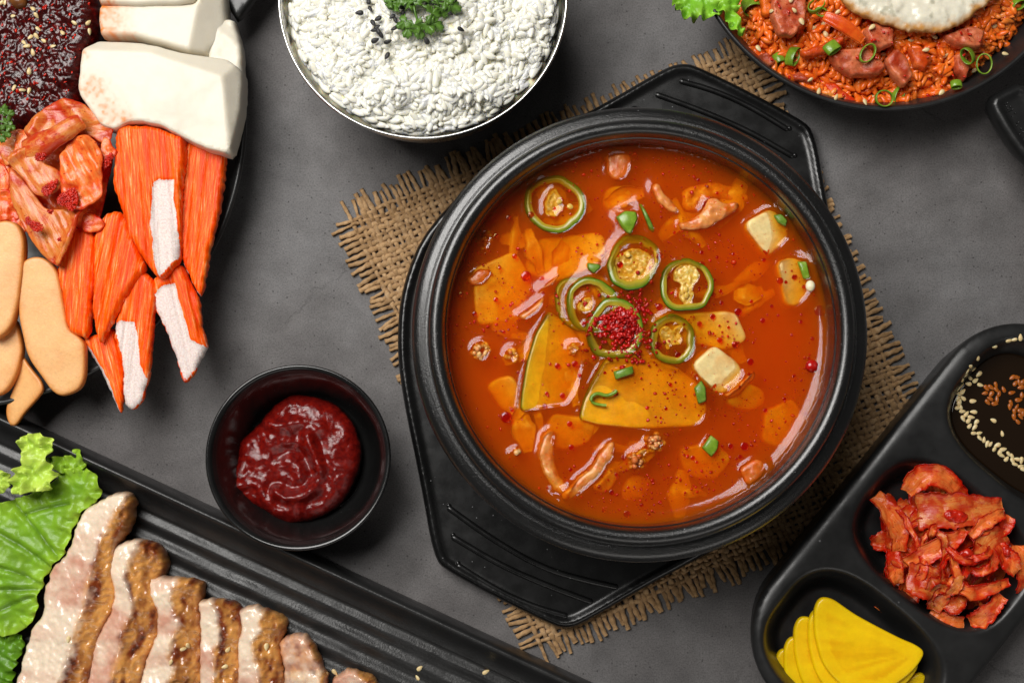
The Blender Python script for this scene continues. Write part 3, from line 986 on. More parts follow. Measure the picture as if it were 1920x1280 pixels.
def meat(name, pts, view, top, label, thick=14, amp=4, tilt=(0, 0), pale=0.5, cat="meat", group="meat in the soup", br=True, ns=12, sag=0.0):
    o = rough(smooth(resample(P(pts, SZ, *view), 14), 1), 3, 12, len(pts))
    if name == "meat_crumble":
        V, F = crumbs(o, SZ - 7, top - SZ + 7, 2.6, 5.2, len(label), 0.8)
        col = lerp(rgb('f2c07c'), rgb('cf5c10'), np.repeat(np.clip(pale - 0.2 + 0.6 * RNG.uniform(-.6, .8, len(V) // 32), 0, 1), 32))
        tag(mk(name, V, F, M_MEAT, attrs={'Col': col}), label, cat, group)
        FLOAT.append(o)
        return
    c = o.mean(0)
    zo = lambda p, d, s: (p[:, 0] - c[0]) * tilt[0] + (p[:, 1] - c[1]) * tilt[1] - sag * np.clip((d - 9) / 14, 0, 1)
    V, F, inf = pillow(o, thick, rnd=9, res=3.5, zmid=top - thick / 2, zoff=zo, amp=amp, nscale=ns, seed=len(label))
    n = fbm(inf['xy'] / 15, 6, 3)
    col = lerp(rgb('f0b468'), rgb('d0600c'), np.clip(pale + 0.15 + 0.6 * n, 0, 1))
    tag(mk(name, V, F, M_MEAT, attrs={'Col': col}), label, cat, group)
    if br:
        FLOAT.append(o)


meat("pork_slice", [(300, 600), (380, 590), (470, 520), (500, 440), (560, 440), (580, 490), (660, 465), (705, 485), (640, 550), (540, 600), (480, 640), (400, 650), (320, 650)], B_, 309,
     "ragged orange pork piece floating near the pot's top rim", amp=7, ns=8, tilt=(0.02, 0.08))
meat("pork_slice", [(340, 380), (520, 330), (700, 360), (780, 450), (640, 470), (560, 430), (500, 430), (440, 520), (340, 520)], B_, 292, "sunken pork slice behind the ragged orange pork piece", br=False, pale=0.3)
meat("pork_slice", [(140, 370), (190, 340), (240, 440), (330, 520), (320, 550), (250, 530), (170, 460)], B_, 305, "short slanted pork strip above the bright green chili ring", amp=3)
meat("pork_slice", [(560, 780), (600, 700), (645, 720), (630, 820), (640, 930), (690, 1030), (730, 1080), (690, 1120), (650, 1100), (580, 1000), (540, 880)], C_, 301.5,
     "curved pale pork slice floating near the pot's lower rim", amp=3, tilt=(-0.15, -0.02), pale=0.35)
meat("pork_slice", [(690, 1150), (680, 1100), (740, 1050), (860, 940), (950, 810), (1005, 780), (1000, 870), (920, 1000), (800, 1110)], C_, 303,
     "long diagonal pork slice meeting the curved one near the lower rim", amp=3, tilt=(-0.03, 0.1), pale=0.3)
meat("pork_slice", [(960, 950), (1040, 960), (1000, 1070), (930, 1110), (860, 1080)], C_, 293, "thin sunken pork sliver beside the curved pale pork slice", br=False, pale=0.4)
for nm, cx, cy_, r, lab in (("a", 150, 795, 62, "round knobbly orange meatball piece below the large zucchini slice"), ("b", 35, 905, 60, "knobbly meatball piece at the lower end of the joined pair")):
    aa = np.linspace(0, 2 * np.pi, 14)[:-1]
    meat("meat_crumble", [(cx + r * math.cos(q), cy_ + r * math.sin(q)) for q in aa], D_, 314, lab, thick=26, amp=4.5, pale=0.75, ns=7)
meat("meat_crumble", [(40, 870), (110, 810), (130, 840), (70, 890)], D_, 306, "thin bridge of meat joining the two knobbly orange pieces", thick=10, amp=2, pale=0.3)
meat("meat_crumble", [(135, 240), (160, 200), (220, 195), (250, 230), (240, 300), (190, 315), (150, 290)], C_, 309, "pale orange meat crumble nearest the pot wall by the zucchini wedge", thick=18, amp=5, ns=7)
meat("meat_crumble", [(340, 260), (370, 230), (420, 270), (420, 310), (370, 320), (340, 300)], C_, 307, "small pale meat crumble touching the tall zucchini wedge", thick=16, amp=5, ns=7)
meat("meat_crumble", [(720, 230), (760, 195), (790, 220), (775, 260), (735, 270)], C_, 311, "tiny meat crumble on top of the tall zucchini wedge", thick=12, amp=3, ns=7)
meat("meat_crumble", [(370, 870), (400, 840), (440, 835), (445, 860), (400, 885)], C_, 306, "tiny pale meat crumble at the pot's lower outer edge", thick=12, amp=3, ns=7)
meat("meat_crumble", [(200, 640), (270, 640), (280, 740), (240, 790), (195, 720)], A_, 302, "dark red meat crumble by the pot wall below the top chili ring", thick=16, amp=4, pale=0.95, ns=7)
meat("onion_piece", [(990, 170), (1050, 140), (1160, 170), (1150, 290), (1060, 340), (1010, 300)], A_, 303, "reddish translucent onion square near the pot's top rim", thick=8, amp=1.5, pale=0.95, cat="onion", group="onion in the soup")
meat("onion_piece", [(120, 960), (200, 880), (290, 900), (240, 960), (170, 1010)], A_, 304, "curled reddish onion piece against the pot's outer wall", thick=8, amp=2, pale=0.9, cat="onion", group="onion in the soup")
meat("onion_piece", [(560, 520), (640, 460), (730, 360), (770, 380), (700, 470), (600, 540)], D_, 301, "thin red onion strip along the bright white tofu cube", thick=6, amp=1, pale=0.95, cat="onion", group="onion in the soup")
meat("cabbage_piece", [(440, 1190), (540, 1120), (620, 1050), (600, 1130), (500, 1210)], A_, 303, "pale cabbage sliver floating above the tall zucchini wedge", thick=6, amp=1, pale=0.6, cat="cabbage", group="cabbage in the soup")
meat("cabbage_piece", [(580, 1020), (660, 960), (720, 905), (690, 960), (620, 1015)], A_, 303, "thin cabbage sliver pointing at the overlapping chili rings", thick=6, amp=1, pale=0.6, cat="cabbage", group="cabbage in the soup")
meat("onion_piece", [(660, 960), (770, 880), (830, 940), (790, 1010), (700, 1060)], D_, 306, "red onion petal stuck to the pot's lower inner wall", thick=8, amp=3, pale=0.85, cat="onion", group="onion in the soup")


def scallion_bit(pts, view, z, label, thick=7, curl=True, m=None, z2=None, group="scallion bits in the soup"):
    o = smooth(resample(P(pts, z, *view), 3), 1)
    c = o.mean(0)
    V, F, inf = pillow(o, thick, rnd=2.5, res=2.0, zmid=z, zoff=lambda p, d, s: -0.012 * ((p - c) ** 2).sum(1) if curl else 0 * d)
    tag(mk("scallion_piece", V, F, m or M_SCALSOUP), label, "scallion", group)
    FLOAT.append(o)


scallion_bit([(1060, 560), (1120, 520), (1190, 525), (1200, 570), (1160, 670), (1130, 665), (1090, 620)], A_, 306, "folded bright green scallion tube floating above the chili slices", thick=14, m=M_SCAL)
scallion_bit([(1205, 475), (1225, 470), (1310, 640), (1300, 660), (1270, 640)], A_, 303, "slim olive scallion strip next to the folded scallion tube")
scallion_bit([(880, 850), (960, 860), (970, 880), (920, 920), (880, 890)], A_, 305, "small dark green scallion chip touching the overlapping chili rings")
scallion_bit([(1062, 842), (1120, 838), (1140, 930), (1150, 950), (1100, 955), (1080, 900)], B_, 308, "short green scallion strip on the half sunken tofu cube", m=M_SCAL)
scallion_bit([(910, 550), (960, 540), (1000, 580), (990, 625), (940, 600)], B_, 310, "dark scallion bit on the corner of the upper tofu cube")
scallion_bit([(992, 372), (1110, 336), (1118, 385), (1005, 422)], C_, 309, "flat olive scallion rectangle on the large zucchini slice near the paste")
scallion_bit([(388, 470), (435, 420), (460, 470), (465, 550), (415, 570)], D_, 309, "green striped scallion chip between zucchini and bright tofu cube")
scallion_bit([(435, 830), (490, 750), (540, 790), (530, 840), (495, 888)], D_, 306, "bright green diamond shaped scallion chip floating below the tofu", m=M_SCAL)
c = P([(858, 545), (862, 520), (900, 500), (950, 520), (1000, 500), (1012, 485)], 310, *C_)
V, F, L = tube(np.c_[smooth(c, 2, False), np.full(len(smooth(c, 2, False)), 311.0)], 3.2, 6, flat=1.6)
c2 = smooth(P([(860, 540), (870, 562), (915, 572), (950, 575)], 310, *C_), 2, False)
V2, F2, L2 = tube(np.c_[c2, np.full(len(c2), 309.5)], 2.6, 6)
V, F = merge([(V, F), (V2, F2)])
tag(mk("scallion_piece", V, F, M_SCAL), "open green scallion loop lying on the large zucchini slice", "scallion", "scallion bits in the soup")
eV, eF = ellipsoid(8, 8)
q = at(1180 + 1138 / 3.3675, 240 + 1000 / 3.3675, SZ)
tag(mk("tofu_crumb", eV * [8, 10, 7] + q + [0, 0, 6], eF, M_RICEBASE), "tiny white crumb at the tip of the scallion strip by the pot wall", "tofu")
q = at(1180 + 1095 / 3.2, 580 + 340 / 3.2, SZ)
tag(mk("chili_bead", eV * [11, 11, 7] + q + [0, 0, 1], eF, M_ROE), "round red chili bead floating alone near the pot's far wall", "chili")

# ------------------------------------------------------------------ broth
aa = np.arange(430) * 2 * np.pi / 430
circ = PC + 313.4 * np.stack([np.cos(aa), np.sin(aa)], -1)
pts, tri = triangulate(circ, 4.2)
rr = np.linalg.norm(pts - PC, axis=1)
h = 13.0 * np.exp(-(313.4 - rr) / 13.0) + 0.5 * fbm(pts / 55, 2, 2)
for o in FLOAT:
    lo, hi = o.min(0) - 40, o.max(0) + 40
    sel = np.where(((pts > lo) & (pts < hi)).all(1))[0]
    if not len(sel):
        continue
    d, _ = dist_to(pts[sel], resample(o, 6))
    ins = inside(pts[sel], o)
    h[sel] += np.where(ins, 2.8 * np.exp(-d / 6.0), 4.2 * np.exp(-d / 7.5))
bi = np.where(rr > 313.0)[0]
bi = bi[np.argsort(np.arctan2(pts[bi, 1] - PC[1], pts[bi, 0] - PC[0]))]
a0, b0, c0 = pts[tri[:, 0]], pts[tri[:, 1]], pts[tri[:, 2]]
ar = (b0[:, 0] - a0[:, 0]) * (c0[:, 1] - a0[:, 1]) - (b0[:, 1] - a0[:, 1]) * (c0[:, 0] - a0[:, 0])
tri = np.where((ar > 0)[:, None], tri, tri[:, ::-1])
V = [np.c_[pts, SZ + h]]
F = tri.tolist()
prev = bi.tolist()
n0 = len(pts)
for r_, z_ in ((312.5, 270), (310.5, 240), (292, 140), (242, 79), (161, 63)):
    ang = np.arctan2(pts[bi, 1] - PC[1], pts[bi, 0] - PC[0])
    V.append(np.c_[PC[0] + r_ * np.cos(ang), PC[1] + r_ * np.sin(ang), np.full(len(bi), z_)])
    cur = list(range(n0, n0 + len(bi)))
    n0 += len(bi)
    for k in range(len(bi)):
        k2 = (k + 1) % len(bi)
        F.append([prev[k], cur[k], cur[k2], prev[k2]])
    prev = cur
F.append(prev[::-1])
tag(mk("soup_broth", np.vstack(V), F, M_SOUP), "murky orange red soup broth filling the black stone pot", "soup")

# softly submerged shreds and oil
N = 48
r_ = 285 * np.sqrt(RNG.uniform(0, 1, N))
th = RNG.uniform(0, 6.283, N)
ctr = np.c_[PC[0] + r_ * np.cos(th), PC[1] + r_ * np.sin(th)]
prt = []
for k in range(N):
    dz = RNG.uniform(10, 20)
    d_ = RNG.uniform(0, 6.283)
    ln, wd = RNG.uniform(18, 55), RNG.uniform(8, 26)
    t_ = np.array([math.cos(d_), math.sin(d_)])
    n_ = np.array([-t_[1], t_[0]])
    pa = [np.r_[ctr[k] - t_ * ln, SZ - dz - 6], np.r_[ctr[k] + n_ * RNG.uniform(-10, 10), SZ - dz + 2], np.r_[ctr[k] + t_ * ln, SZ - dz - 9]]
    V, F, u, v = sheet(np.array(pa), [wd * 0.4, wd, wd * 0.4], nu=14, nv=7, thick=5, curl=RNG.uniform(-.8, .8), wob=4, wscale=18, seed=600 + k, jag=0.2)
    prt.append((V, F))
V, F = merge(prt)
tag(mk("soup_shreds", V, F, M_SHRED), "softly blurred cabbage and onion shreds under the broth's surface", "soup shreds", kind="stuff")
N = 420
r_ = 306 * np.sqrt(RNG.uniform(0, 1, N))
th = RNG.uniform(0, 6.283, N)
pos = np.c_[PC[0] + r_ * np.cos(th), PC[1] + r_ * np.sin(th), np.full(N, SZ + 0.6)]
pos = pos[fbm(pos[:, :2] / 55, 44, 2) + RNG.normal(0, 0.2, N) > 0.0]
hs = np.interp(np.zeros(len(pos)), [0, 1], [0, 0])
sz = (RNG.gamma(1.5, 1.5, len(pos)) + 1.2).clip(1.2, 10)[:, None] * np.array([1, 1, 0.16])
V, F = scatter_mass(ellipsoid(8, 10), sz[:, [2, 0, 1]], pos, np.tile([0, math.pi / 2, 0.0], (len(pos), 1)))
tag(mk("oil_droplets", V, F, M_OIL), "red chili oil droplets floating on the soup", "oil droplets", kind="stuff")

# chili flakes floating on and just under the surface
N = 3400
r_ = 305 * np.sqrt(RNG.uniform(0, 1, N))
th = RNG.uniform(0, 6.283, N)
pos = np.c_[PC[0] + r_ * np.cos(th), PC[1] + r_ * np.sin(th), SZ + RNG.uniform(-3.0, 1.2, N)]
keep = fbm(pos[:, :2] / 60, 31, 2) + RNG.normal(0, 0.25, N) + 0.3 * np.exp(-(305 - r_) / 20) > 0.02
pos = pos[keep]
sz = (RNG.gamma(1.6, 0.55, len(pos)) + 0.5).clip(0.5, 5.0)[:, None] * np.stack([np.ones(len(pos)), RNG.uniform(.6, 1, len(pos)), np.full(len(pos), .45)], -1)
V, F = scatter_mass(ellipsoid(5, 6), sz, pos, np.c_[RNG.uniform(-.5, .5, (len(pos), 2)), RNG.uniform(0, 6, len(pos))])
tag(mk("chili_flakes", V, F, M_FLAKE), "fine red chili flakes strewn over the soup's surface", "chili flakes", kind="stuff")
# ------------------------------------------------------------------ seeds (shared meshes)
def seed_mesh(name, mat, L, W, H):
    V, F = ellipsoid(9, 8, taper=-0.32)
    V = V * [L / 2, W / 2, H / 2]
    me = bpy.data.meshes.new(name)
    me.from_pydata((V * S).tolist(), [], F)
    me.polygons.foreach_set('use_smooth', np.ones(len(me.polygons), bool))
    me.materials.append(mat)
    return me


ME_SES = seed_mesh("sesame_seed", M_SES, 13.0, 8.0, 4.8)
ME_BSES = seed_mesh("black_sesame_seed", M_BSES, 13.5, 8.2, 5.0)
ME_OSES = seed_mesh("soaked_sesame_seed", M_OSES, 13.5, 8.2, 4.5)


def seeds(pts, view, trees, me, label, group, z=100, tiltmax=0.35, name="sesame_seed", lift=1.6, cat="sesame seed", angles=None):
    for k, (x, y) in enumerate(pts):
        p, nr = drop(x / view[0] + view[1], y / view[0] + view[2], trees, z)
        az = RNG.uniform(0, 6.283) if angles is None else angles[k]
        q = Vector((0, 0, 1)).rotation_difference(Vector((nr.x * 0.6, nr.y * 0.6, nr.z)).normalized()).to_matrix().to_4x4()
        from mathutils import Matrix
        r = (q @ Matrix.Rotation(az, 4, 'Z') @ Matrix.Rotation(RNG.uniform(-tiltmax, tiltmax), 4, 'X')).to_euler()
        o = put(name, me, np.r_[p[:2], p[2] + lift], rot=r)
        sc = RNG.uniform(0.88, 1.1)
        o.scale = (sc, sc * RNG.uniform(0.85, 1.05), sc)
        tag(o, label, cat, group)


# ------------------------------------------------------------------ rice bowl
RZ = 250.0
RC = at(793, -6, RZ)[:2]
RR = 276 / (DU / (DU - RZ))
bowl = thing("rice_bowl", "round stainless steel bowl heaped with white rice", "bowl", np.r_[RC, 0])
pr = np.vstack([curve_prof([(0, 3), (150, 3), (158, 0), (170, 8), (205, 60), (232, 140), (RR - 3, 220), (RR + 1, 244), (RR + 1.5, 250), (RR - 1, 252.5), (RR - 4, 250), (RR - 6, 242)], 3),
                curve_prof([(RR - 6, 242), (RR - 9, 220), (226, 140), (198, 66), (160, 16), (0, 12)], 3)[1:]])
V, F = lathe(pr, RC[0], RC[1], 144)
mk("bowl_shell", V, F, M_STEEL, bowl)
V, F, L = tube(np.c_[RC[0] + (RR - 1.4) * np.cos(np.linspace(0, 2 * np.pi, 181)), RC[1] + (RR - 1.4) * np.sin(np.linspace(0, 2 * np.pi, 181)), np.full(181, RZ + 1.0)], 2.6, 8, cap=False)
mk("rolled_rim", V, F, M_STEEL, bowl)


def clump(p, sc, seed):
    n = vnoise(p / sc, seed)
    return np.abs(n) ** 0.8 * np.sign(n)


def rice_h(p, c, R, top, dome, a1, a2, seed):
    r = np.linalg.norm(p - c, axis=-1) / R
    return top + dome * (1 - r ** 2) + a1 * clump(p, 52, seed) + a2 * clump(p, 24, seed + 3)


rice = thing("steamed_rice", "mound of steamed white rice in the steel bowl", "rice", np.r_[RC, 150])
pts, tri = triangulate(RC + (RR - 8) * np.stack([np.cos(np.arange(200) * np.pi / 100), np.sin(np.arange(200) * np.pi / 100)], -1), 6)
RH = lambda p: rice_h(p, RC, RR, 226, 26, 11, 7, 41)
hz = RH(pts) + 2.5 - 18 * np.exp(-(RR - 8 - np.linalg.norm(pts - RC, axis=1)) / 14)
tag(mk("rice_bed", np.c_[pts, hz], tri, M_RICEBASE, rice), kind="stuff")
TB_RICE = bvh(np.c_[pts, hz], tri)
N = 3900
r_ = (RR - 17) * np.sqrt(RNG.uniform(0, 1, N))
th = RNG.uniform(0, 6.283, N)
xy = RC + np.stack([r_ * np.cos(th), r_ * np.sin(th)], -1)
vis = xy[:, 1] < at(0, -30, 250)[1]
xy = xy[vis]
N = len(xy)
lay = RNG.uniform(-3, 6, N)
pos = np.c_[xy, RH(xy) + lay - 8 * np.exp(-(RR - 17 - r_[vis]) / 10)]
fl = fbm(xy / 40, 77, 2) * 4
rots = np.c_[RNG.uniform(-1, 1, N), np.clip(RNG.normal(0, 0.38, N), -1.0, 1.0), np.where(r_[vis] > RR - 32, th[vis] + 1.57, fl + RNG.normal(0, 0.7, N))]
sz = np.c_[RNG.normal(16.0, 2.4, N), RNG.normal(6.8, 0.9, N), RNG.normal(6.0, 0.6, N)]
GR = [ellipsoid(10, 8, taper=t_, bend=b_, pt=1.18) for t_, b_ in ((0.15, 0.25), (-0.1, -0.35), (0.2, 0.1))]
order = np.argsort(-lay)
top300 = order[:300]
rest = order[300:]
mes = []
for k, g_ in enumerate(GR):
    me = bpy.data.meshes.new("rice_grain")
    me.from_pydata((g_[0] * [16, 6.8, 6.0] * S).tolist(), [], g_[1])
    me.polygons.foreach_set('use_smooth', np.ones(len(me.polygons), bool))
    me.materials.append(M_RICE)
    mes.append(me)
for k in top300:
    put("rice_grain", mes[k % 3], pos[k], rice, rot=rots[k])
Vs = [scatter_mass(GR[k], sz[rest[k::3]], pos[rest[k::3]], rots[rest[k::3]]) for k in range(3)]
V, F = merge(Vs)
tag(mk("rice_grains", V, F, M_RICE, rice), kind="stuff")

BS = [(335, 35), (393, 70), (605, 25), (655, 88), (268, 232), (418, 178), (458, 372), (522, 312), (468, 470), (510, 425), (525, 480), (566, 540), (484, 610), (660, 628), (648, 822), (720, 285),
      (765, 335), (742, 448), (842, 412), (868, 160), (860, 240), (930, 135), (1232, 425), (1218, 480), (1190, 617), (1510, 238), (1662, 458), (1570, 45), (1218, 90), (1300, 80), (1196, 22), (1500, 5)]
seeds(BS, (7.385, 640, 0), [TB_RICE], ME_BSES, "small black sesame seed lying on the white rice", "black sesame seeds on the rice", z=250, name="black_sesame_seed", lift=20, cat="sesame seed")


# ------------------------------------------------------------------ parsley
def leaflet(c, size, az, tilt, roll, parent, mat, z):
    """lobed, toothed and cupped leaflet"""
    n = 52
    a = np.linspace(-2.5, 2.5, n)
    lob = 0.40 + 0.50 * np.abs(np.cos(1.5 * a)) ** 0.55 + 0.16 * np.abs(np.sin(6.5 * a))
    lob *= np.where(np.abs(a) > 2.2, 0.55, 1)
    x, y = lob * np.cos(a), lob * np.sin(a) * 0.85
    rings = [0.0, 0.35, 0.68, 1.0]
    V = []
    for r in rings:
        V.append(np.stack([x * r + 0.1 * (1 - r), y * r, -0.16 * r ** 2 * (1 + 0.9 * np.sin(5 * a + az * 3)) + 0.10 * r * np.cos(3 * a)], -1))
    V = np.vstack(V) * size
    R = eul(np.array(roll), np.array(tilt), np.array(az))
    V = V @ R.T + np.array([c[0], c[1], z])
    F = grid_faces(len(rings), n)
    o = mk("leaflet", V, F, mat, parent)
    md = o.modifiers.new("thickness", 'SOLIDIFY')
    md.thickness = 1.4 * S
    return o


def parsley(px, py, zb, leaves, stems, label, view, spr=1.0):
    c = at(px, py, zb)
    root = thing("parsley_sprig", label, "parsley", c, "parsley garnishes")
    for (x, y, s_, az, z_) in leaves:
        q = at(x / view[0] + view[1], y / view[0] + view[2], zb + z_)
        leaflet(q[:2], s_ * spr, az, RNG.uniform(-0.1, 0.45), RNG.uniform(-0.45, 0.45), root, M_PARS, zb + z_)
    for st in stems:
        w = np.array([at(x / view[0] + view[1], y / view[0] + view[2], zb + z_) for (x, y, z_) in st])
        V, F, L = tube(smooth(w, 2, False), 2.2, 6)
        mk("stem", V, F, M_PARS, root)


D2 = math.radians
parsley(780, 25, 272, [(760, 60, 15, D2(170), 14), (700, 20, 13, D2(150), 16), (920, 45, 15, D2(60), 20), (880, 300, 14, D2(215), 12), (930, 380, 15, D2(255), 9), (1010, 330, 15, D2(280), 14),
                       (1090, 400, 15, D2(270), 10), (1180, 330, 16, D2(300), 16), (1270, 330, 16, D2(335), 14), (1240, 200, 16, D2(10), 24),
                       (1390, 110, 14, D2(290), 14), (1500, 75, 17, D2(345), 18), (1420, 20, 15, D2(20), 20), (980, 30, 16, D2(100), 22), (840, 20, 13, D2(120), 18), (1080, -40, 18, D2(90), 24), (1280, -60, 18, D2(60), 20)],
        [[(1000, 10, 10), (1010, 150, 18), (1060, 300, 10)], [(1040, 20, 14), (1150, 100, 20), (1260, 150, 16)], [(1060, 0, 14), (1300, 40, 16), (1450, 70, 14)], [(1000, 0, 12), (850, 30, 14), (720, 40, 12)]],
        "curly green parsley sprig on top of the white rice", (7.385, 640, 0), spr=1.25)

# ------------------------------------------------------------------ sauce dish
DZ = 150.0
DC = at(559, 857, DZ)[:2]
DR = 173.5 / (DU / (DU - DZ))
dish = thing("sauce_dish", "small round black glazed dish holding red paste", "dish", np.r_[DC, 0])
pr = np.vstack([curve_prof([(0, 4), (88, 4), (96, 0), (104, 6), (112, 30), (138, 90), (DR - 4, 138), (DR, 148), (DR - 2, 153), (DR - 8, 152), (DR - 12, 146)], 3),
                curve_prof([(DR - 12, 146), (DR - 20, 132), (132, 92), (118, 52), (106, 32), (80, 27), (0, 26)], 3)[1:]])
V, F = lathe(pr, DC[0], DC[1], 128)
mk("dish_body", V, F, M_DISH, dish)
TB_DISH = bvh(V, F)
GO = [(215, 820), (280, 760), (300, 600), (320, 530), (400, 470), (480, 370), (560, 300), (640, 285), (780, 310), (880, 380), (960, 480), (990, 620), (960, 740), (900, 860), (800, 950), (640, 1000),
      (530, 990), (460, 930), (380, 910), (300, 860)]
GV = (2.909, 340, 640)
go = rough(smooth(P(GO, 62, *GV), 2), 3, 16, 3)
r1 = P([(700, 520), (740, 640), (770, 740), (720, 820), (600, 860), (530, 820)], 62, *GV)
r2 = P([(470, 440), (560, 470), (640, 440), (760, 470)], 62, *GV)
r3 = P([(540, 620), (620, 590), (700, 660), (760, 760)], 62, *GV)
r4 = P([(300, 780), (420, 760), (480, 860), (520, 930), (650, 900)], 62, *GV)


def gz(p, d, s):
    z = 16 * (1 - np.exp(-d / 22.0)) + 10 * fbm(p / 42, 13, 3)
    d1, _ = dist_to(p, smooth(r1, 2, False), False)
    d2, _ = dist_to(p, smooth(r2, 2, False), False)
    d3, _ = dist_to(p, smooth(r3, 2, False), False)
    d4, _ = dist_to(p, smooth(r4, 2, False), False)
    z += 13 * np.exp(-(d1 / 11) ** 2) - 12 * np.exp(-((d1 - 18) / 9) ** 2) * 0.5 + 10 * np.exp(-(d2 / 12) ** 2) - 15 * np.exp(-(d3 / 13) ** 2) + 9 * np.exp(-(d4 / 9) ** 2)
    z += 1.6 * fbm(p / 6, 5, 2)
    return z


V, F, inf = pillow(go, 44, rnd=20, res=3.2, zmid=48, zoff=gz, under=0.6)
tag(mk("red_paste", V, F, M_GOCH), "thick glossy dark red chili paste in the small black dish", "paste")
# ------------------------------------------------------------------ left pan with tofu, kimchi, crab sticks
PZ = 98.0
LOW = 50.0
kP = DU / (DU - PZ)
LC = at(-72, 232, PZ)[:2]
LR = 541 / kP
pan = thing("serving_pan", "large black shallow pan with tofu, kimchi and crab sticks", "pan", np.r_[LC, 0])
pr = np.vstack([curve_prof([(0, 6), (LR - 130, 6), (LR - 95, 14), (LR - 40, 52), (LR - 8, 82), (LR - 5, 92), (LR, 96), (LR + 1, 102), (LR - 4, 106), (LR - 10, 103), (LR - 12, 96)], 3)])
V, F = lathe(pr, LC[0], LC[1], 200)
mk("pan_wall", V, F, M_PAN, pan)
V, F = lathe(curve_prof([(LR - 12, 96), (LR - 16, 88), (LR - 48, 56), (LR - 100, 24), (LR - 135, 18), (0, 18)], 3), LC[0], LC[1], 200)
mk("pan_interior", V, F, M_PANIN, pan)
hd = np.array([at(x, y, 165) for x, y in ((425, -10), (452, -25), (520, -130))])
V, F, L = tube(smooth(hd, 2, False), 24, 8, flat=0.5)
hq = P([(418, 0), (446, 42), (452, 34), (520, -60), (470, -110), (400, -60)], 88)
V, F, inf = pillow(hq, 30, rnd=6, res=8, zmid=80)
mk("handle", V, F, M_HANDLE, pan)

Z1 = (2.977, 0, 0)
Z2 = (3.048, 0, 400)
Z6 = (3.555, 0, 160)

# chunky red sauce
so = smooth(P([(-120, -70), (182, -70), (190, 60), (165, 100), (160, 190), (110, 230), (30, 260), (-120, 300)], 100), 1)


def sz_(p, d, s):
    n = vnoise(p / 9, 71)
    return 9 * fbm(p / 40, 70, 3) + 4.5 * np.abs(n) + 3 * vnoise(p / 4.5, 75)


V, F, inf = pillow(so, 70, rnd=30, res=3.4, zmid=78, zoff=sz_, under=0.9)
tag(mk("chili_sauce", V, F, M_REDSAUCE), "dark red chunky chili sauce beside the tofu slabs", "sauce")
TB_SAU = bvh(V, F)
ss = [(75, 92), (205, 90), (415, 130), (495, 130), (502, 180), (215, 165), (350, 185), (135, 240), (150, 260), (172, 210), (205, 205), (245, 230), (298, 260), (185, 295), (165, 400), (80, 493), (165, 510), (128, 505), (185, 50), (10, 20), (30, 15)]
seeds(ss, Z1, [TB_SAU], ME_SES, "pale sesame seed stuck on the dark chunky chili sauce", "sesame seeds on the chili sauce", z=115)
N = 110
fx = RNG.uniform(0, 170, N)
fy = RNG.uniform(0, 190, N)
ok = inside(at(fx, fy, 110)[:, :2], so)
pp = []
for x, y in zip(fx[ok], fy[ok]):
    q, _n = drop(x, y, [TB_SAU], 110)
    pp.append(q + [0, 0, 0.8])
pp = np.array(pp)
V, F = scatter_mass(ellipsoid(5, 6), RNG.uniform(1.0, 4.4, (len(pp), 1)) * np.array([1, .6, .22]), pp, RNG.uniform(-.7, .7, (len(pp), 3)) + [0, 0, 1])
tag(mk("pepper_flakes", V, F, M_FLAKE), "red pepper flakes in the dark chunky chili sauce", "pepper flakes", kind="stuff")
q = rough(smooth(P([(10, -14), (38, -16), (52, 0), (46, 14), (30, 17), (18, 8)], 125), 1), 2, 10, 5)
V, F, inf = pillow(q, 26, rnd=12, res=4, zmid=120, amp=3)
tag(mk("mushroom_piece", V, F, M_BROWN), "small browned mushroom piece at the top of the chili sauce", "mushroom")


def slab_tofu(pts, view, z, label, thick, facets, rnd=7, stain=(), amp=1.0, dome=None):
    """facets: list of (edge point a, edge point b, drop slope, width) bevelled sides where the slab falls away"""
    z = z - LOW
    o = rough(smooth(resample(P(pts, z, *view), 9), 1), 1.2, 14, len(label))

    def zo(p, d, s):
        r = np.zeros(len(p))
        for (a, b, slope, w) in facets:
            a2, b2 = P([a, b], z, *view)
            t = (b2 - a2) / np.linalg.norm(b2 - a2)
            nn = np.array([-t[1], t[0]])
            c = o.mean(0)
            if ((c - a2) @ nn) < 0:
                nn = -nn
            dd = (p - a2) @ nn
            r = np.minimum(r, -slope * np.clip(-dd, 0, w))
        if dome is not None:
            c2 = P([dome[0]], z, *view)[0]
            r = r + dome[2] * np.exp(-((p - c2) ** 2).sum(1) / dome[1] ** 2)
        return r
    V, F, inf = pillow(o, thick, rnd=rnd, res=4.5, zmid=z - thick / 2, zoff=zo, amp=amp, nscale=30, power=2.4)
    p = inf['xy']
    col = np.tile(np.array(TOFU), (len(p), 1))
    for (sx, sy, sr, st) in stain:
        c2 = P([(sx, sy)], z, *view)[0]
        dd = np.linalg.norm(p - c2, axis=1)
        k = np.clip(np.exp(-(dd / sr) ** 2) * st * (0.4 + 1.6 * np.clip(fbm(p / 6, 3, 3) + 0.1, 0, 1)), 0, 1)[:, None]
        col = col * (1 - k) + np.array(rgb('e07a1c')) * k
    return tag(mk("tofu_block", V, F, M_TOFU, attrs={'Col': col}), label, "tofu", "tofu slabs in the pan")


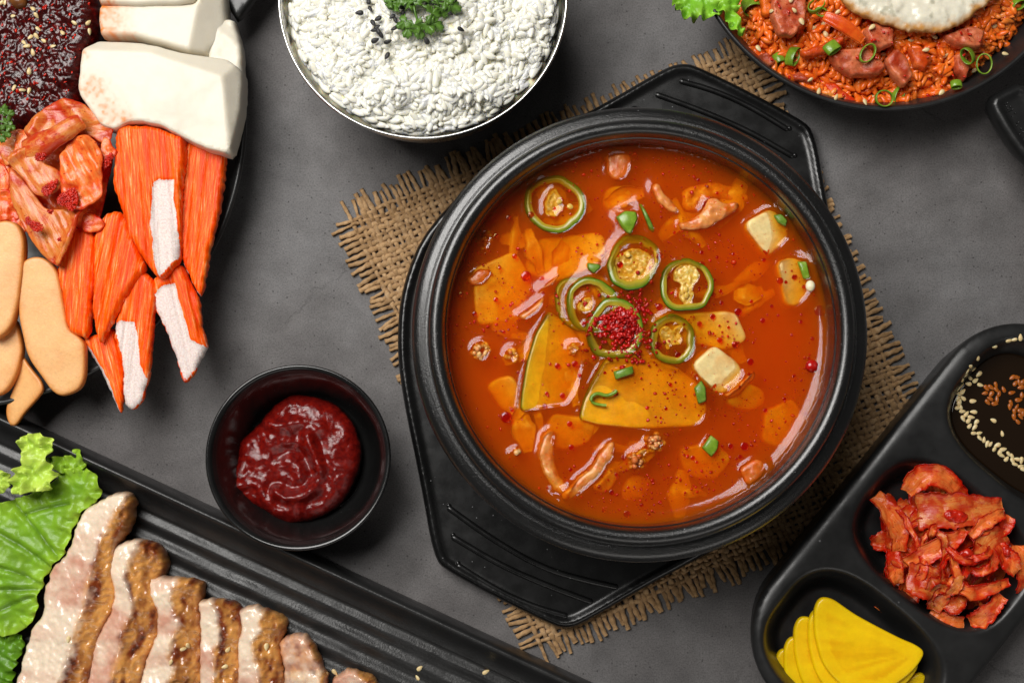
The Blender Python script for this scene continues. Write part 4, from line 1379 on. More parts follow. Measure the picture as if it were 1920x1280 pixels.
slab_tofu([(430, 480), (450, 270), (530, 205), (760, 215), (1000, 275), (1250, 300), (1335, 370), (1330, 600), (1285, 862), (1150, 832), (1010, 765), (900, 705), (780, 678), (700, 690), (640, 727), (560, 700), (480, 590), (440, 540)],
          Z1, 232, "largest white tofu slab, its arched lower edge over the crab sticks", 62,
          [((450, 275), (830, 290), 0.9, 40), ((830, 290), (1240, 425), 0.75, 45), ((1240, 425), (1285, 862), 1.1, 40)], rnd=4,
          stain=[(520, 490, 22, .9), (600, 620, 26, .8), (690, 660, 12, .9), (470, 300, 12, .5)], dome=((900, 560), 55, 7))
slab_tofu([(545, 20), (800, 22), (1090, 15), (1110, -90), (1240, -90), (1240, 150), (1190, 230), (1140, 290), (1050, 290), (980, 270), (760, 205), (550, 200), (540, 100)], Z1, 214,
          "white tofu slab stained orange at its end touching the chili sauce", 56, [((1110, 0), (1050, 290), 0.8, 45)], rnd=8,
          stain=[(560, 40, 22, 1.0), (560, 190, 24, 1.0), (600, 110, 30, .6), (700, 210, 16, .6), (640, 20, 22, .7)])
slab_tofu([(540, -120), (1090, -120), (1080, 0), (1000, 20), (760, 28), (540, 15)], Z1, 222, "thin edge of a white tofu slab at the picture's top", 46, [], stain=[(560, 10, 25, .8)])
slab_tofu([(1190, 120), (1240, 92), (1295, 92), (1345, 250), (1362, 580), (1320, 592), (1200, 500), (1150, 300)], Z1, 186, "small white tofu slab tucked between the big slab and the rim", 50, [((1230, 170), (1330, 260), 0.4, 20)], amp=2.5)

# ------------------------------------------------------------------ crab sticks


def crab(pts, view, z, axis, label, white=None, thick=28, tilt=(0, 0), ridge=1.7):
    z = z - LOW
    o = P(pts, z, *view)
    o = rough(smooth(resample(o, 14), 1), 2.6, 6, len(label) * 3, step=2.5)
    a = P([axis[0], axis[1]], z, *view)
    t = (a[1] - a[0]) / np.linalg.norm(a[1] - a[0])
    nn = np.array([-t[1], t[0]])
    c = o.mean(0)
    lab = len(label)

    def zo(p, d, s):
        u, v = (p - c) @ nn, (p - c) @ t
        w = np.stack([u / 4.0, v / 120], -1)
        return (p[:, 0] - c[0]) * tilt[0] + (p[:, 1] - c[1]) * tilt[1] + ridge * vnoise(w, lab) + ridge * 1.8 * vnoise(w * 0.4, lab + 2)
    V, F, inf = pillow(o, thick, rnd=9, res=3.2, zmid=z - thick / 2, zoff=zo, amp=0)
    p = inf['xy']
    u, v = (p - c) @ nn, (p - c) @ t
    wm = np.zeros(len(p))
    if white is not None:
        wp = rough(P(white[0], z, *white[1]), 1.5, 8, 2)
        dd, _ = dist_to(p, wp)
        wm = np.clip(0.5 + np.where(inside(p, wp), dd, -dd) / 5.0, 0, 1)
        sel = inf['side'] > 0
        V[sel, 2] -= 4.0 * wm[sel]
    wm = np.where(inf['d'] < 4, np.maximum(wm, 0.28), wm)
    tag(mk("crab_stick", V, F, M_CRAB, attrs={'fib': u, 'along': v, 'white': wm}), label, "crab stick", "crab sticks in the pan")


PX = (1, 0, 0)
crab([(345, 262), (385, 270), (424, 285), (418, 340), (410, 400), (392, 470), (381, 540), (373, 560), (358, 528), (342, 495), (332, 440), (338, 360)], PX, 196, ((390, 270), (365, 550)),
     "narrow orange crab stick nearest the pan's rim under the big tofu", white=([(335, 480), (345, 495), (358, 528), (376, 558), (368, 556), (348, 520), (338, 500)], PX), tilt=(-0.05, 0.0))
crab([(285, 524), (320, 495), (341, 492), (360, 535), (374, 564), (377, 613), (389, 646), (371, 682), (354, 712), (341, 721), (331, 682), (315, 636), (292, 584), (279, 561)], PX, 190, ((315, 500), (360, 700)),
     "crab stick with broad white centre overhanging the rim above the table", white=([(850, 500), (925, 415), (1000, 400), (1030, 520), (1060, 620), (1090, 720), (1180, 765), (1125, 870), (1050, 955), (1010, 850), (940, 650), (890, 550)], Z2), tilt=(0.0, 0.03))
crab([(150, 636), (213, 610), (232, 690), (230, 745), (224, 780), (210, 750), (195, 712), (175, 676)], PX, 176, ((190, 625), (225, 775)), "short orange crab stick beside the biggest tan slice, one white edge",
     white=([(161, 645), (178, 668), (203, 712), (222, 770), (225, 782), (216, 770), (196, 722), (172, 676)], PX), thick=28)
crab([(262, 500), (292, 531), (293, 560), (289, 584), (285, 646), (279, 705), (264, 752), (247, 772), (241, 762), (233, 764), (226, 742), (228, 690), (213, 640), (214, 605), (236, 540)], PX, 192, ((275, 520), (245, 765)),
     "crab stick with narrow white stripe pointing down beyond the pan edge", white=([(650, 640), (680, 610), (770, 620), (790, 740), (800, 860), (835, 950), (800, 1070), (750, 1120), (690, 1110), (700, 940), (690, 800), (665, 700)], Z2), tilt=(0.0, 0.02))
crab([(141, 425), (175, 430), (178, 500), (170, 560), (168, 613), (161, 638), (125, 620), (115, 564), (104, 500)], PX, 200, ((160, 430), (145, 625)), "red orange crab stick just below the kimchi leaf's tip", thick=32)
crab([(172, 440), (190, 400), (223, 390), (248, 440), (272, 500), (252, 530), (230, 560), (205, 610), (184, 644), (178, 630), (171, 580), (172, 498)], PX, 206, ((225, 400), (180, 635)),
     "wide pale striped crab stick in the middle without white", thick=34, ridge=2.2)
crab([(215, 232), (292, 235), (343, 255), (347, 290), (340, 350), (337, 400), (335, 487), (318, 500), (307, 517), (296, 526), (280, 505), (253, 466), (236, 436), (226, 400), (208, 340), (213, 285)], PX, 222, ((280, 250), (300, 515)),
     "large crab stick with white stripe emerging below the arched tofu", white=([(287, 342), (298, 334), (312, 338), (326, 336), (325, 370), (329, 400), (334, 470), (331, 484), (318, 494), (306, 510), (296, 516), (287, 486), (286, 450), (281, 420), (284, 380)], PX), thick=40, tilt=(0.0, 0.02))

# ------------------------------------------------------------------ tan sausage slices


def cake(pts, view, z, label, tilt, thick=22):
    z = z - LOW
    o = smooth(resample(P(pts, z, *view), 20), 2)
    c = o.mean(0)
    zo = lambda p, d, s: (p[:, 0] - c[0]) * tilt[0] + (p[:, 1] - c[1]) * tilt[1]
    V, F, inf = pillow(o, thick, rnd=5, res=5, zmid=z - thick / 2, zoff=zo, amp=0.5, nscale=25, power=2.6)
    k = np.clip(np.exp(-inf['d'] / 5.0) + 0.35 * np.clip(fbm(inf['xy'] / 35, len(label), 3), 0, 1), 0, 1)
    col = lerp(rgb('eeb878'), rgb('d07a2c'), k)
    col = col * (1 + 0.06 * fbm(inf['xy'] / 50, 4))[:, None]
    tag(mk("sausage_slice", V, F, M_CAKE, attrs={'Col': col}), label, "sausage slice", "tan sausage slices in the pan")


cake([(130, 800), (170, 870), (250, 960), (270, 1000), (200, 1080), (140, 1130), (60, 1240), (20, 1190), (10, 1120), (90, 950)], Z2, 160, "thin torn tan sausage slice hanging lowest over the pan edge", (0.25, 0.1), thick=14)
cake([(-60, 720), (90, 590), (130, 760), (110, 880), (50, 1000), (0, 1040), (-60, 1060)], Z2, 178, "tan sausage slice at the picture's edge partly under the biggest one", (-0.05, 0.05))
cake([(140, 275), (230, 235), (330, 305), (365, 500), (385, 660), (480, 720), (475, 930), (440, 1010), (340, 1050), (290, 1030), (240, 950), (150, 820), (110, 600), (105, 430)], Z2, 196, "biggest tan sausage slice, a smooth oval beside the crab sticks", (-0.06, 0.08))
cake([(-80, 60), (60, 35), (100, 50), (140, 140), (130, 300), (100, 500), (60, 640), (0, 710), (-80, 730)], Z2, 214, "tan sausage slice lying topmost at the picture's edge", (-0.1, 0.05), thick=26)

# ------------------------------------------------------------------ kimchi on the pan
kp = thing("kimchi_pile", "large pale kimchi cabbage pieces between chili sauce and crab sticks", "kimchi", at(95, 320, 100), None)


def kleaf(pts, view, z, axis, m, thick=6, amp=4, tilt=(0, 0), fold=None, parent=None, ns=26, seed=0, veins=1.0):
    z = z - LOW
    o = rough(smooth(resample(P(pts, z, *view), 14), 1), 2.2, 12, seed)
    a = P([axis[0], axis[1]], z, *view)
    L = np.linalg.norm(a[1] - a[0])
    t = (a[1] - a[0]) / L
    nn = np.array([-t[1], t[0]])
    c = o.mean(0)
    W = np.abs((o - c) @ nn).max()

    def zo(p, d, s):
        u, v = (p - c) @ nn, (p - c) @ t
        r = (p[:, 0] - c[0]) * tilt[0] + (p[:, 1] - c[1]) * tilt[1] + 0.7 * amp * fbm(p / ns, seed, 2) + veins * 1.3 * vnoise(np.stack([u / 6, v / 60], -1), seed + 4)
        if fold is not None:
            for (fa, fb, hgt, wid) in fold:
                fl = P([fa, fb], z, *view)
                dd, _ = dist_to(p, fl, False)
                r = r + hgt * np.exp(-(dd / wid) ** 2)
        return r
    V, F, inf = pillow(o, thick, rnd=5, res=3.4, zmid=z - thick / 2, zoff=zo)
    u = ((inf['xy'] - c) @ t) / 60
    v = ((inf['xy'] - c) @ nn) / 60
    ed = np.exp(-inf['d'] / 5)
    v = np.sign(v) * np.maximum(np.abs(v) * 0.9, ed)
    mk("kimchi_leaf", V, F, m, parent, {'u': u, 'v': v})


def blob(pts, view, z, m, parent, name, thick=14, seed=0):
    z = z - LOW
    o = smooth(P(pts, z, *view), 1)
    V, F = crumbs(o, z - thick * 0.5, thick * 0.55, 0.9, 2.3, seed)
    mk(name, V, F, m, parent)


kleaf([(100, 300), (420, 250), (700, 330), (760, 480), (660, 900), (480, 1000), (200, 900), (60, 700)], Z6, 190, ((150, 400), (550, 850)), M_KIM, parent=kp, seed=8, amp=8, ns=18)
kleaf([(-60, 420), (200, 420), (300, 900), (120, 1000), (-60, 940)], Z6, 168, ((0, 450), (100, 950)), M_KIM, parent=kp, seed=9, amp=8, ns=18)
kleaf([(0, 320), (120, 280), (210, 330), (190, 400), (80, 460), (60, 560), (0, 480), (-40, 400)], Z6, 176, ((0, 350), (160, 420)), M_KIMPALE, parent=kp, seed=11, amp=6)
kleaf([(-40, 480), (60, 560), (70, 680), (40, 740), (-40, 720)], Z6, 170, ((0, 500), (30, 720)), M_KIM, parent=kp, seed=12)
kleaf([(-40, 700), (60, 680), (110, 800), (140, 900), (60, 900), (-40, 920)], Z6, 172, ((0, 700), (60, 900)), M_KIM, parent=kp, seed=13, amp=9, ns=14)
kleaf([(540, 870), (600, 830), (660, 880), (720, 930), (640, 985), (540, 970)], Z6, 212, ((550, 920), (700, 930)), M_KIM, parent=kp, seed=14, amp=6, ns=16)
kleaf([(680, 330), (745, 350), (740, 420), (800, 430), (760, 470), (720, 520), (690, 580), (660, 500)], Z6, 226, ((720, 340), (690, 570)), M_KIM, parent=kp, seed=15, amp=8, ns=14)
kleaf([(150, 290), (220, 210), (330, 130), (430, 85), (520, 100), (620, 165), (765, 215), (740, 370), (700, 400), (620, 350), (550, 320), (400, 330), (260, 350), (190, 370)], Z6, 226, ((200, 300), (740, 260)), M_KIMPALE, parent=kp, seed=16, amp=7, ns=30,
      fold=[((200, 320), (260, 220), 8, 9), ((430, 95), (540, 220), 8, 14)])
kleaf([(60, 540), (150, 620), (240, 740), (290, 820), (420, 830), (560, 830), (610, 790), (540, 860), (510, 960), (450, 1100), (385, 1215), (300, 1160), (210, 1040), (130, 920), (70, 760), (60, 640)], Z6, 226, ((80, 560), (390, 1200)), M_KIMPALE, parent=kp, seed=17,
      amp=6, ns=40, tilt=(0.05, 0.04), fold=[((520, 880), (400, 1180), 8, 8)])
kleaf([(400, 470), (440, 390), (540, 320), (610, 340), (690, 470), (680, 620), (680, 740), (610, 780), (560, 830), (480, 840), (420, 780), (390, 640)], Z6, 240, ((420, 430), (600, 780)), M_KIM, parent=kp, seed=18, amp=9, ns=26,
      fold=[((560, 380), (660, 560), 8, 10), ((400, 480), (470, 640), 7, 9)])
kleaf([(55, 490), (80, 440), (200, 390), (300, 420), (280, 520), (380, 545), (410, 600), (400, 700), (300, 740), (230, 735), (190, 680), (130, 600), (70, 535)], Z6, 244, ((70, 470), (240, 730)), M_KIMPALE, parent=kp, seed=19, amp=6, ns=30, fold=[((60, 500), (200, 410), 9, 8)])
w = np.array([at(x / 3.555, 160 + y / 3.555, z_ - LOW) for x, y, z_ in ((150, 440, 246), (270, 385, 252), (390, 320, 256), (480, 260, 256), (545, 225, 250))])
V, F, u, v = sheet(w, [30, 28, 22, 20, 17], nu=40, nv=13, thick=9, curl=-1.2, wob=2.5, wscale=20, seed=21)
mk("kimchi_leaf", V, F, M_KIMPALE, kp, {'u': u * 2, 'v': v * 0.7})
for k, pts in enumerate([[(370, 760), (400, 720), (440, 700), (490, 670), (520, 740), (500, 820), (460, 840), (430, 800), (385, 800)], [(230, 450), (270, 430), (310, 470), (270, 505), (225, 490)],
                         [(155, 880), (185, 870), (220, 910), (275, 920), (280, 960), (235, 980), (180, 930)], [(265, 690), (330, 640), (390, 620), (360, 700), (300, 745)], [(690, 480), (740, 440), (750, 490), (710, 540), (685, 570)],
                         [(310, 830), (350, 825), (345, 850), (315, 850)], [(380, 1015), (405, 1015), (400, 1040), (382, 1038)]]):
    blob(pts, Z6, 252 if k != 4 else 236, M_FLAKE, kp, "chili_clump", thick=9 if k != 3 else 6, seed=k)

parsley(8, 230, 155, [(10, 170, 15, D2(60), 6), (50, 200, 13, D2(30), 8), (30, 260, 14, D2(340), 8), (60, 270, 12, D2(330), 4), (10, 330, 14, D2(280), 4), (-30, 240, 16, D2(180), 8), (-20, 180, 16, D2(120), 8), (40, 310, 12, D2(300), 6)],
        [[(-40, 240, 4), (10, 240, 8), (50, 260, 6)]], "dark parsley tuft cut by the picture's edge beside the kimchi", Z6)
# ------------------------------------------------------------------ ribbed serving tray with pork
ang = math.atan2(-(1277 - 854), (1090 - 164))
ex = np.array([math.cos(ang), math.sin(ang)])          # along the rim
ey = np.array([ex[1], -ex[0]])                          # inwards from the rim
ez0 = at(164, 858, 92)[:2]
ribtray = thing("serving_tray", "long black ribbed tray carrying sliced grilled pork and lettuce", "tray", np.r_[ez0 + 300 * ex + 200 * ey, 0])
dd = [-3, -6, -5, -1, 4, 9, 14, 22, 32, 46]
zz = [0, 30, 78, 92, 95, 91, 82, 66, 54, 46]
prof = smooth(np.stack([dd, zz], -1).astype(float), 2, False)
ds = np.arange(49, 420, 3.0)
k = (ds - 46) / 36.0
zr = 40 - 10 * np.clip((ds - 46) / 70, 0, 1) + 6.5 * (0.5 - 0.5 * np.cos(2 * np.pi * k)) * np.clip((ds - 46) / 20, 0, 1)
far = 440.0
prof = np.vstack([prof, np.c_[ds, zr], np.array([[425, 50], [436, 80], [441, 94], [448, 90], [446, 40], [440, 0]])])
us = np.arange(-420, 1320, 14.0)
G = ez0[None, None, :] + us[:, None, None] * ex + prof[None, :, 0, None] * ey
wob = 1.6 * fbm(np.stack(np.broadcast_arrays(us[:, None] / 45, prof[None, :, 0] / 16), -1), 8, 3) * (prof[:, 0] > 40)
V = np.concatenate([G, (prof[None, :, 1] + wob)[..., None]], -1).reshape(-1, 3)
F = grid_faces(len(us), len(prof))
mk("tray_body", V, F[:, ::-1], M_RIB, ribtray)
TB_TRAY = bvh(V, F)
ends = []
for s_ in (us[0], us[-1]):
    c = ez0 + s_ * ex
    path = np.array([np.r_[c + d_ * ey, z_] for d_, z_ in ((4, 60), (150, 60), (300, 60), (440, 60))])
    V, F, L = tube(path, 40, 10, flat=0.9)
    mk("end_wall", V, F, M_RIB, ribtray)

Z3 = (2.56, 0, 780)


def lettuce(pts, view, z, label, base, edge, ruf=10, rlen=16.0, rscale=20, amp=10, ns=60, thick=4, seed=0, veins=(), tilt=(0, 0), jag=5, group="lettuce leaves", res=3.6, vcol=None):
    o = rough(smooth(resample(P(pts, z, *view), 20), 2), jag, 11, seed, step=3)
    c = o.mean(0)
    vv = [smooth(P(q, z, *view), 2, False) for q in veins]

    def zo(p, d, s):
        r = (p[:, 0] - c[0]) * tilt[0] + (p[:, 1] - c[1]) * tilt[1] + amp * fbm(p / ns, seed, 3)
        r = r + ruf * np.exp(-d / rlen) * (np.sin(s / rscale * 2 * np.pi + 2 * vnoise(p / 25, seed)) + 0.8 * vnoise(np.stack([s / 7, d / 9], -1), seed + 1))
        r = r + 2.2 * np.abs(vnoise(p / 12, seed + 6))
        for q in vv:
            dv, _ = dist_to(p, q, False)
            r = r - 4.0 * np.exp(-(dv / 3.5) ** 2) + 2.5 * np.exp(-((dv - 9) / 6) ** 2)
        return r
    V, F, inf = pillow(o, thick, rnd=3, res=res, zmid=z, zoff=zo)
    p = inf['xy']
    e = np.clip(np.exp(-inf['d'] / 26) * 0.9 + 0.25 * fbm(p / 30, seed + 9), 0, 1)
    col = lerp(base, edge, e)
    for q in vv:
        dv, _ = dist_to(p, q, False)
        kk = (0.55 * np.exp(-(dv / 2.6) ** 2))[:, None]
        col = col * (1 - kk) + np.array(vcol or rgb('28460f')) * kk
    return tag(mk("lettuce_leaf", V, F, M_LET, attrs={'Col': col}), label, "lettuce", group)


G1, G2, G3, G4 = rgb('6a9a1e'), rgb('98be34'), rgb('c8e060'), rgb('4c7a1c')
lettuce([(-80, 1050), (110, 1040), (130, 1080), (60, 1240), (40, 1330), (-80, 1330)], Z3, 66, "dark lettuce leaf under the fattest pork slice at the corner", G4, G1, seed=3, amp=8)
lettuce([(230, 200), (330, 190), (345, 150), (400, 175), (412, 230), (380, 270), (300, 270), (230, 250)], Z3, 92, "dark frilled lettuce tip behind the bright curly leaf", G1, G2, seed=5, ruf=9, rscale=22, jag=6)
lettuce([(-90, 430), (100, 390), (230, 330), (300, 250), (400, 235), (490, 300), (486, 390), (400, 450), (370, 480), (335, 600), (320, 660), (245, 720), (185, 850), (185, 925), (150, 985), (100, 1040), (0, 1058), (-90, 1070)], Z3, 88,
        "broad green lettuce leaf with dark veins next to the pork", G1, G2, seed=7, amp=13, ns=70, ruf=7, rscale=34, jag=4,
        veins=[[(-60, 700), (120, 760), (190, 800)], [(0, 560), (140, 640), (240, 720)], [(-60, 830), (60, 830), (180, 830)], [(30, 380), (120, 470), (280, 680)], [(-60, 960), (60, 900), (170, 860)], [(120, 470), (210, 440), (330, 420)]])
lettuce([(80, 130), (120, 78), (205, 80), (282, 112), (262, 150), (215, 190), (230, 230), (268, 262), (268, 310), (245, 345), (210, 378), (150, 350), (110, 388), (60, 370), (50, 300), (90, 240), (120, 190)], Z3, 128,
        "bright curly frill of lettuce at the top of the tray", G2, G3, seed=9, amp=12, ns=30, ruf=13, rscale=26, rlen=22, jag=6)
lettuce([(-60, 250), (0, 262), (50, 275), (48, 350), (0, 372), (-60, 380)], Z3, 120, "small pale lettuce curl at the picture's edge beside the bright frill", G2, G3, seed=10, amp=8, ns=26, ruf=10, jag=5)


# ------------------------------------------------------------------ pork slices
def pork(pts, z, axis, label, crust=0.62, thick=60, pink=((0.0, 1.0),), seed=0, lean=0.3, cslope=0.62, all_brown=0.0):
    """cut face on one side, seared crust falling away on the other"""
    o = smooth(resample(P(pts, z, *Z3), 16), 1)
    tg = np.roll(o, -1, 0) - np.roll(o, 1, 0)
    nr = np.stack([tg[:, 1], -tg[:, 0]], -1) / (np.linalg.norm(tg, axis=1, keepdims=True) + 1e-9)
    o = rough(o + nr * (3.5 if inside((o + nr * 2), o).mean() < 0.5 else -3.5), 3.2, 9, seed)
    a = P([axis[0], axis[1]], z, *Z3)
    L = np.linalg.norm(a[1] - a[0])
    t = (a[1] - a[0]) / L
    nn = np.array([-t[1], t[0]])
    if nn[0] < 0:
        nn = -nn
    u_o, v_o = (o - a[0]) @ nn, (o - a[0]) @ t
    vb = np.linspace(v_o.min(), v_o.max(), 24)
    dense = resample(o, 3)
    du, dv = (dense - a[0]) @ nn, (dense - a[0]) @ t
    umin = np.array([du[np.abs(dv - q) < 14].min() if (np.abs(dv - q) < 14).any() else 0 for q in vb])
    umax = np.array([du[np.abs(dv - q) < 14].max() if (np.abs(dv - q) < 14).any() else 1 for q in vb])

    def uv(p):
        v = (p - a[0]) @ t
        u = (p - a[0]) @ nn
        lo, hi = np.interp(v, vb, umin), np.interp(v, vb, umax)
        return (u - lo) / (hi - lo + 1e-6), v / L, hi - lo

    def zo(p, d, s):
        u, v, w = uv(p)
        cr = crust + 0.10 * vnoise(np.stack([v * 5, u * 0], -1), seed + 3)
        r = -cslope * np.clip(u - cr, 0, 1) * w + lean * (u - cr) * w * (u < cr)
        r = r + 3.2 * fbm(p / 24, seed, 3) + np.where(u > cr, 5.0, 1.6) * fbm(p / 6, seed + 5, 3)
        return r
    V, F, inf = pillow(o, thick, rnd=8, res=2.9, zmid=z - thick / 2, zoff=zo)
    p = inf['xy']
    u, v, w = uv(p)
    cr = crust + 0.10 * vnoise(np.stack([v * 5, u * 0], -1), seed + 3)
    n1, n2 = fbm(p / 22, seed + 11, 3), fbm(p / 8, seed + 12, 3)
    fat, meatc = np.array(rgb('ead6bd')), np.array(rgb('cf9a82'))
    pk = np.zeros(len(p))
    for (v0, v1) in pink:
        pk = np.maximum(pk, np.clip((v - v0) / 0.06 + 0.5, 0, 1) * np.clip((v1 - v) / 0.06 + 0.5, 0, 1))
    band = np.clip(1.6 * vnoise(np.stack([v * 9 + u * 1.2, u * 0.8], -1), seed + 21) - 0.15, 0, 1)
    strk = vnoise(np.stack([v * 60, u * 3], -1), seed + 22)
    pk = np.clip(np.maximum(pk, 0.5 * band) * (0.75 + 0.6 * n1) + 0.08 * n2 + 0.04 * strk, 0, 1)[:, None]
    face = fat * (1 - pk) + meatc * pk
    n3 = fbm(np.stack([u * 7, v * 6], -1), seed + 31, 3)
    g_ = np.clip(0.42 + 1.5 * n3 + 0.3 * n2, 0, 1)
    br = lerp(rgb('d8984e'), rgb('7c320c'), g_)
    dk = np.clip((0.6 * n2 + 0.9 * n3 - 0.42) * 4, 0, 1)[:, None]
    br = br * (1 - dk * 0.7) + np.array(rgb('3a1606')) * dk * 0.7
    kk = np.clip((u - cr) / 0.14 + 0.5 + 0.35 * n2 + 0.5 * n1, 0, 1)
    kk = np.maximum(kk, all_brown * np.clip(0.6 + n1 + 0.5 * n2, 0, 1))
    kk = np.maximum(kk, np.clip(1 - inf['d'] / 5, 0, 1) * 0.55)[:, None]
    col = face * (1 - kk) + br * kk
    V2, F2 = V, F
    tag(mk("pork_slice", V, F, M_PORK, attrs={'Col': col}), label, "pork", "grilled pork slices on the tray")
    return bvh(V2, F2)


TBP = []
TBP.append(pork([(400, 450), (480, 400), (570, 370), (620, 385), (605, 470), (580, 560), (530, 620), (535, 700), (520, 740), (535, 830), (525, 930), (450, 1060), (430, 1180), (390, 1330), (50, 1330), (65, 1240), (120, 1040), (190, 950), (180, 850), (230, 730), (290, 680), (330, 600), (360, 490)],
                122, ((560, 370), (230, 1330)), "longest pork slice with white fat and pink meat beside the lettuce", crust=0.66, thick=64, pink=((0.34, 0.60),), seed=2))
TBP.append(pork([(530, 640), (600, 610), (670, 595), (740, 640), (762, 690), (750, 780), (710, 820), (722, 880), (748, 960), (735, 1080), (670, 1180), (650, 1330), (395, 1330), (440, 1090), (530, 930), (535, 830), (510, 740)],
                112, ((680, 600), (520, 1330)), "pork slice with a thick dark brown crust, next to the longest one", crust=0.46, thick=60, pink=((0.45, 1.2),), seed=4))
TBP.append(pork([(700, 790), (760, 780), (860, 785), (945, 805), (948, 850), (925, 890), (952, 1000), (955, 1130), (945, 1330), (650, 1330), (690, 1170), (735, 1080), (750, 960), (718, 880)],
                104, ((850, 785), (800, 1330)), "white edged pork slice with speckled golden crust, mid row", crust=0.48, thick=58, pink=((0.25, 0.5),), seed=6))
TBP.append(pork([(950, 900), (1010, 880), (1080, 900), (1130, 930), (1158, 1000), (1135, 1100), (1140, 1330), (950, 1330), (955, 1130)],
                98, ((1050, 885), (1040, 1330)), "narrower golden pork slice dotted with two sesame seeds", crust=0.42, thick=56, pink=((0.5, 1.2),), seed=8))
TBP.append(pork([(1135, 940), (1200, 910), (1290, 950), (1357, 990), (1342, 1050), (1322, 1120), (1345, 1330), (1135, 1330), (1132, 1090), (1158, 1000)],
                92, ((1240, 925), (1240, 1330)), "whitest pork slice next to the small brown end piece", crust=0.48, thick=54, pink=((0.7, 1.2),), seed=10))
TBP.append(pork([(1330, 1090), (1400, 1055), (1460, 1060), (1500, 1110), (1530, 1200), (1562, 1250), (1545, 1330), (1360, 1330), (1350, 1200)],
                84, ((1430, 1060), (1450, 1330)), "small pink and brown pork end piece", crust=0.85, thick=52, pink=((-.2, 0.62),), seed=12, all_brown=0.55))
TBP.append(pork([(1590, 1290), (1640, 1232), (1700, 1228), (1750, 1250), (1790, 1262), (1800, 1330), (1590, 1330)],
                74, ((1690, 1230), (1690, 1330)), "pink pork tip barely showing at the picture's bottom", crust=0.7, thick=46, pink=((-.2, 1.2),), seed=14))
seeds([(325, 380), (1090, 345), (1070, 430), (1685, 378)], (4.8, 560, 1180), [TB_TRAY], ME_SES, "sesame seed fallen on the bare black tray ribs", "sesame seeds on the tray", z=45)
seeds([(905, 1100), (880, 1115), (1095, 1118), (1080, 1200), (1280, 1105), (330, 1070), (820, 1180)], Z3, TBP, ME_SES, "sesame seed stuck to the grilled pork slices", "sesame seeds on the pork", z=105)
# ------------------------------------------------------------------ three-compartment side dish tray
TZ = 120.0
ka = at(1768, 1022, TZ)[:2]                                   # middle compartment
_a = at(1590, 1245, TZ)[:2] - ka
ax = _a / np.linalg.norm(_a)                                   # along the tray, towards the radish
ap = np.array([-ax[1], ax[0]])
if ap[0] < 0:
    ap = -ap
SP = 252.0
side = thing("side_dish_tray", "black three compartment tray with sauce, kimchi and yellow radish", "tray", np.r_[ka, 0])
hw, hl = 188.0, 385.0


def rrect(hx, hy, r, n=14):
    out = []
    for cx, cy_, a0 in ((hx - r, hy - r, 0), (-hx + r, hy - r, 90), (-hx + r, -hy + r, 180), (hx - r, -hy + r, 270)):
        for q in np.linspace(a0, a0 + 90, n):
            out.append((cx + r * math.cos(math.radians(q)), cy_ + r * math.sin(math.radians(q))))
    return np.array(out)


tl = lambda q: ka + q[:, :1] * ax + q[:, 1:2] * ap
CELLS = [(-SP - 22, 128, 165), (0.0, 119, 165), (SP, 121, 165)]
loc = rrect(hl + 26, hw + 4, 150) - np.array([20.0, 0])
pts, tri = triangulate(loc, 5.0)
dB, _ = dist_to(pts, resample(loc, 5))
z = TZ - 3 - 9 * np.exp(-dB / 9.0)
sink = np.zeros(len(pts))
for (cu, hu, hv) in CELLS:
    n_ = 2.9
    q = (np.abs((pts[:, 0] - cu) / hu) ** n_ + np.abs(pts[:, 1] / hv) ** n_) ** (1 / n_)
    dpt = np.clip((1.0 - q) / 0.30, 0, 1)
    dpt = dpt * dpt * (3 - 2 * dpt)
    sink = np.maximum(sink, dpt)
z = z - 84 * sink
isb = dB < 0.3
bi = np.where(isb)[0]
bi = bi[np.argsort(np.arctan2(pts[bi, 1] / hw, (pts[bi, 0] + 20) / hl))]
W = tl(pts)
V = [np.c_[W, z]]
a0, b0, c0 = W[tri[:, 0]], W[tri[:, 1]], W[tri[:, 2]]
ar = (b0[:, 0] - a0[:, 0]) * (c0[:, 1] - a0[:, 1]) - (b0[:, 1] - a0[:, 1]) * (c0[:, 0] - a0[:, 0])
F = np.where((ar > 0)[:, None], tri, tri[:, ::-1]).tolist()
prev, n0 = bi.tolist(), len(pts)
for shr, zl in ((1.004, 100), (1.0, 86), (0.975, 40), (0.955, 8), (0.94, 0)):
    V.append(np.c_[tl(pts[bi] * shr), np.full(len(bi), float(zl))])
    cur = list(range(n0, n0 + len(bi)))
    n0 += len(bi)
    for k in range(len(bi)):
        k2 = (k + 1) % len(bi)
        F.append([prev[k], cur[k], cur[k2], prev[k2]])
    prev = cur
V = np.vstack(V)
mk("tray_body", V, F, M_SIDE, side)
TB_SIDE = bvh(V, F)

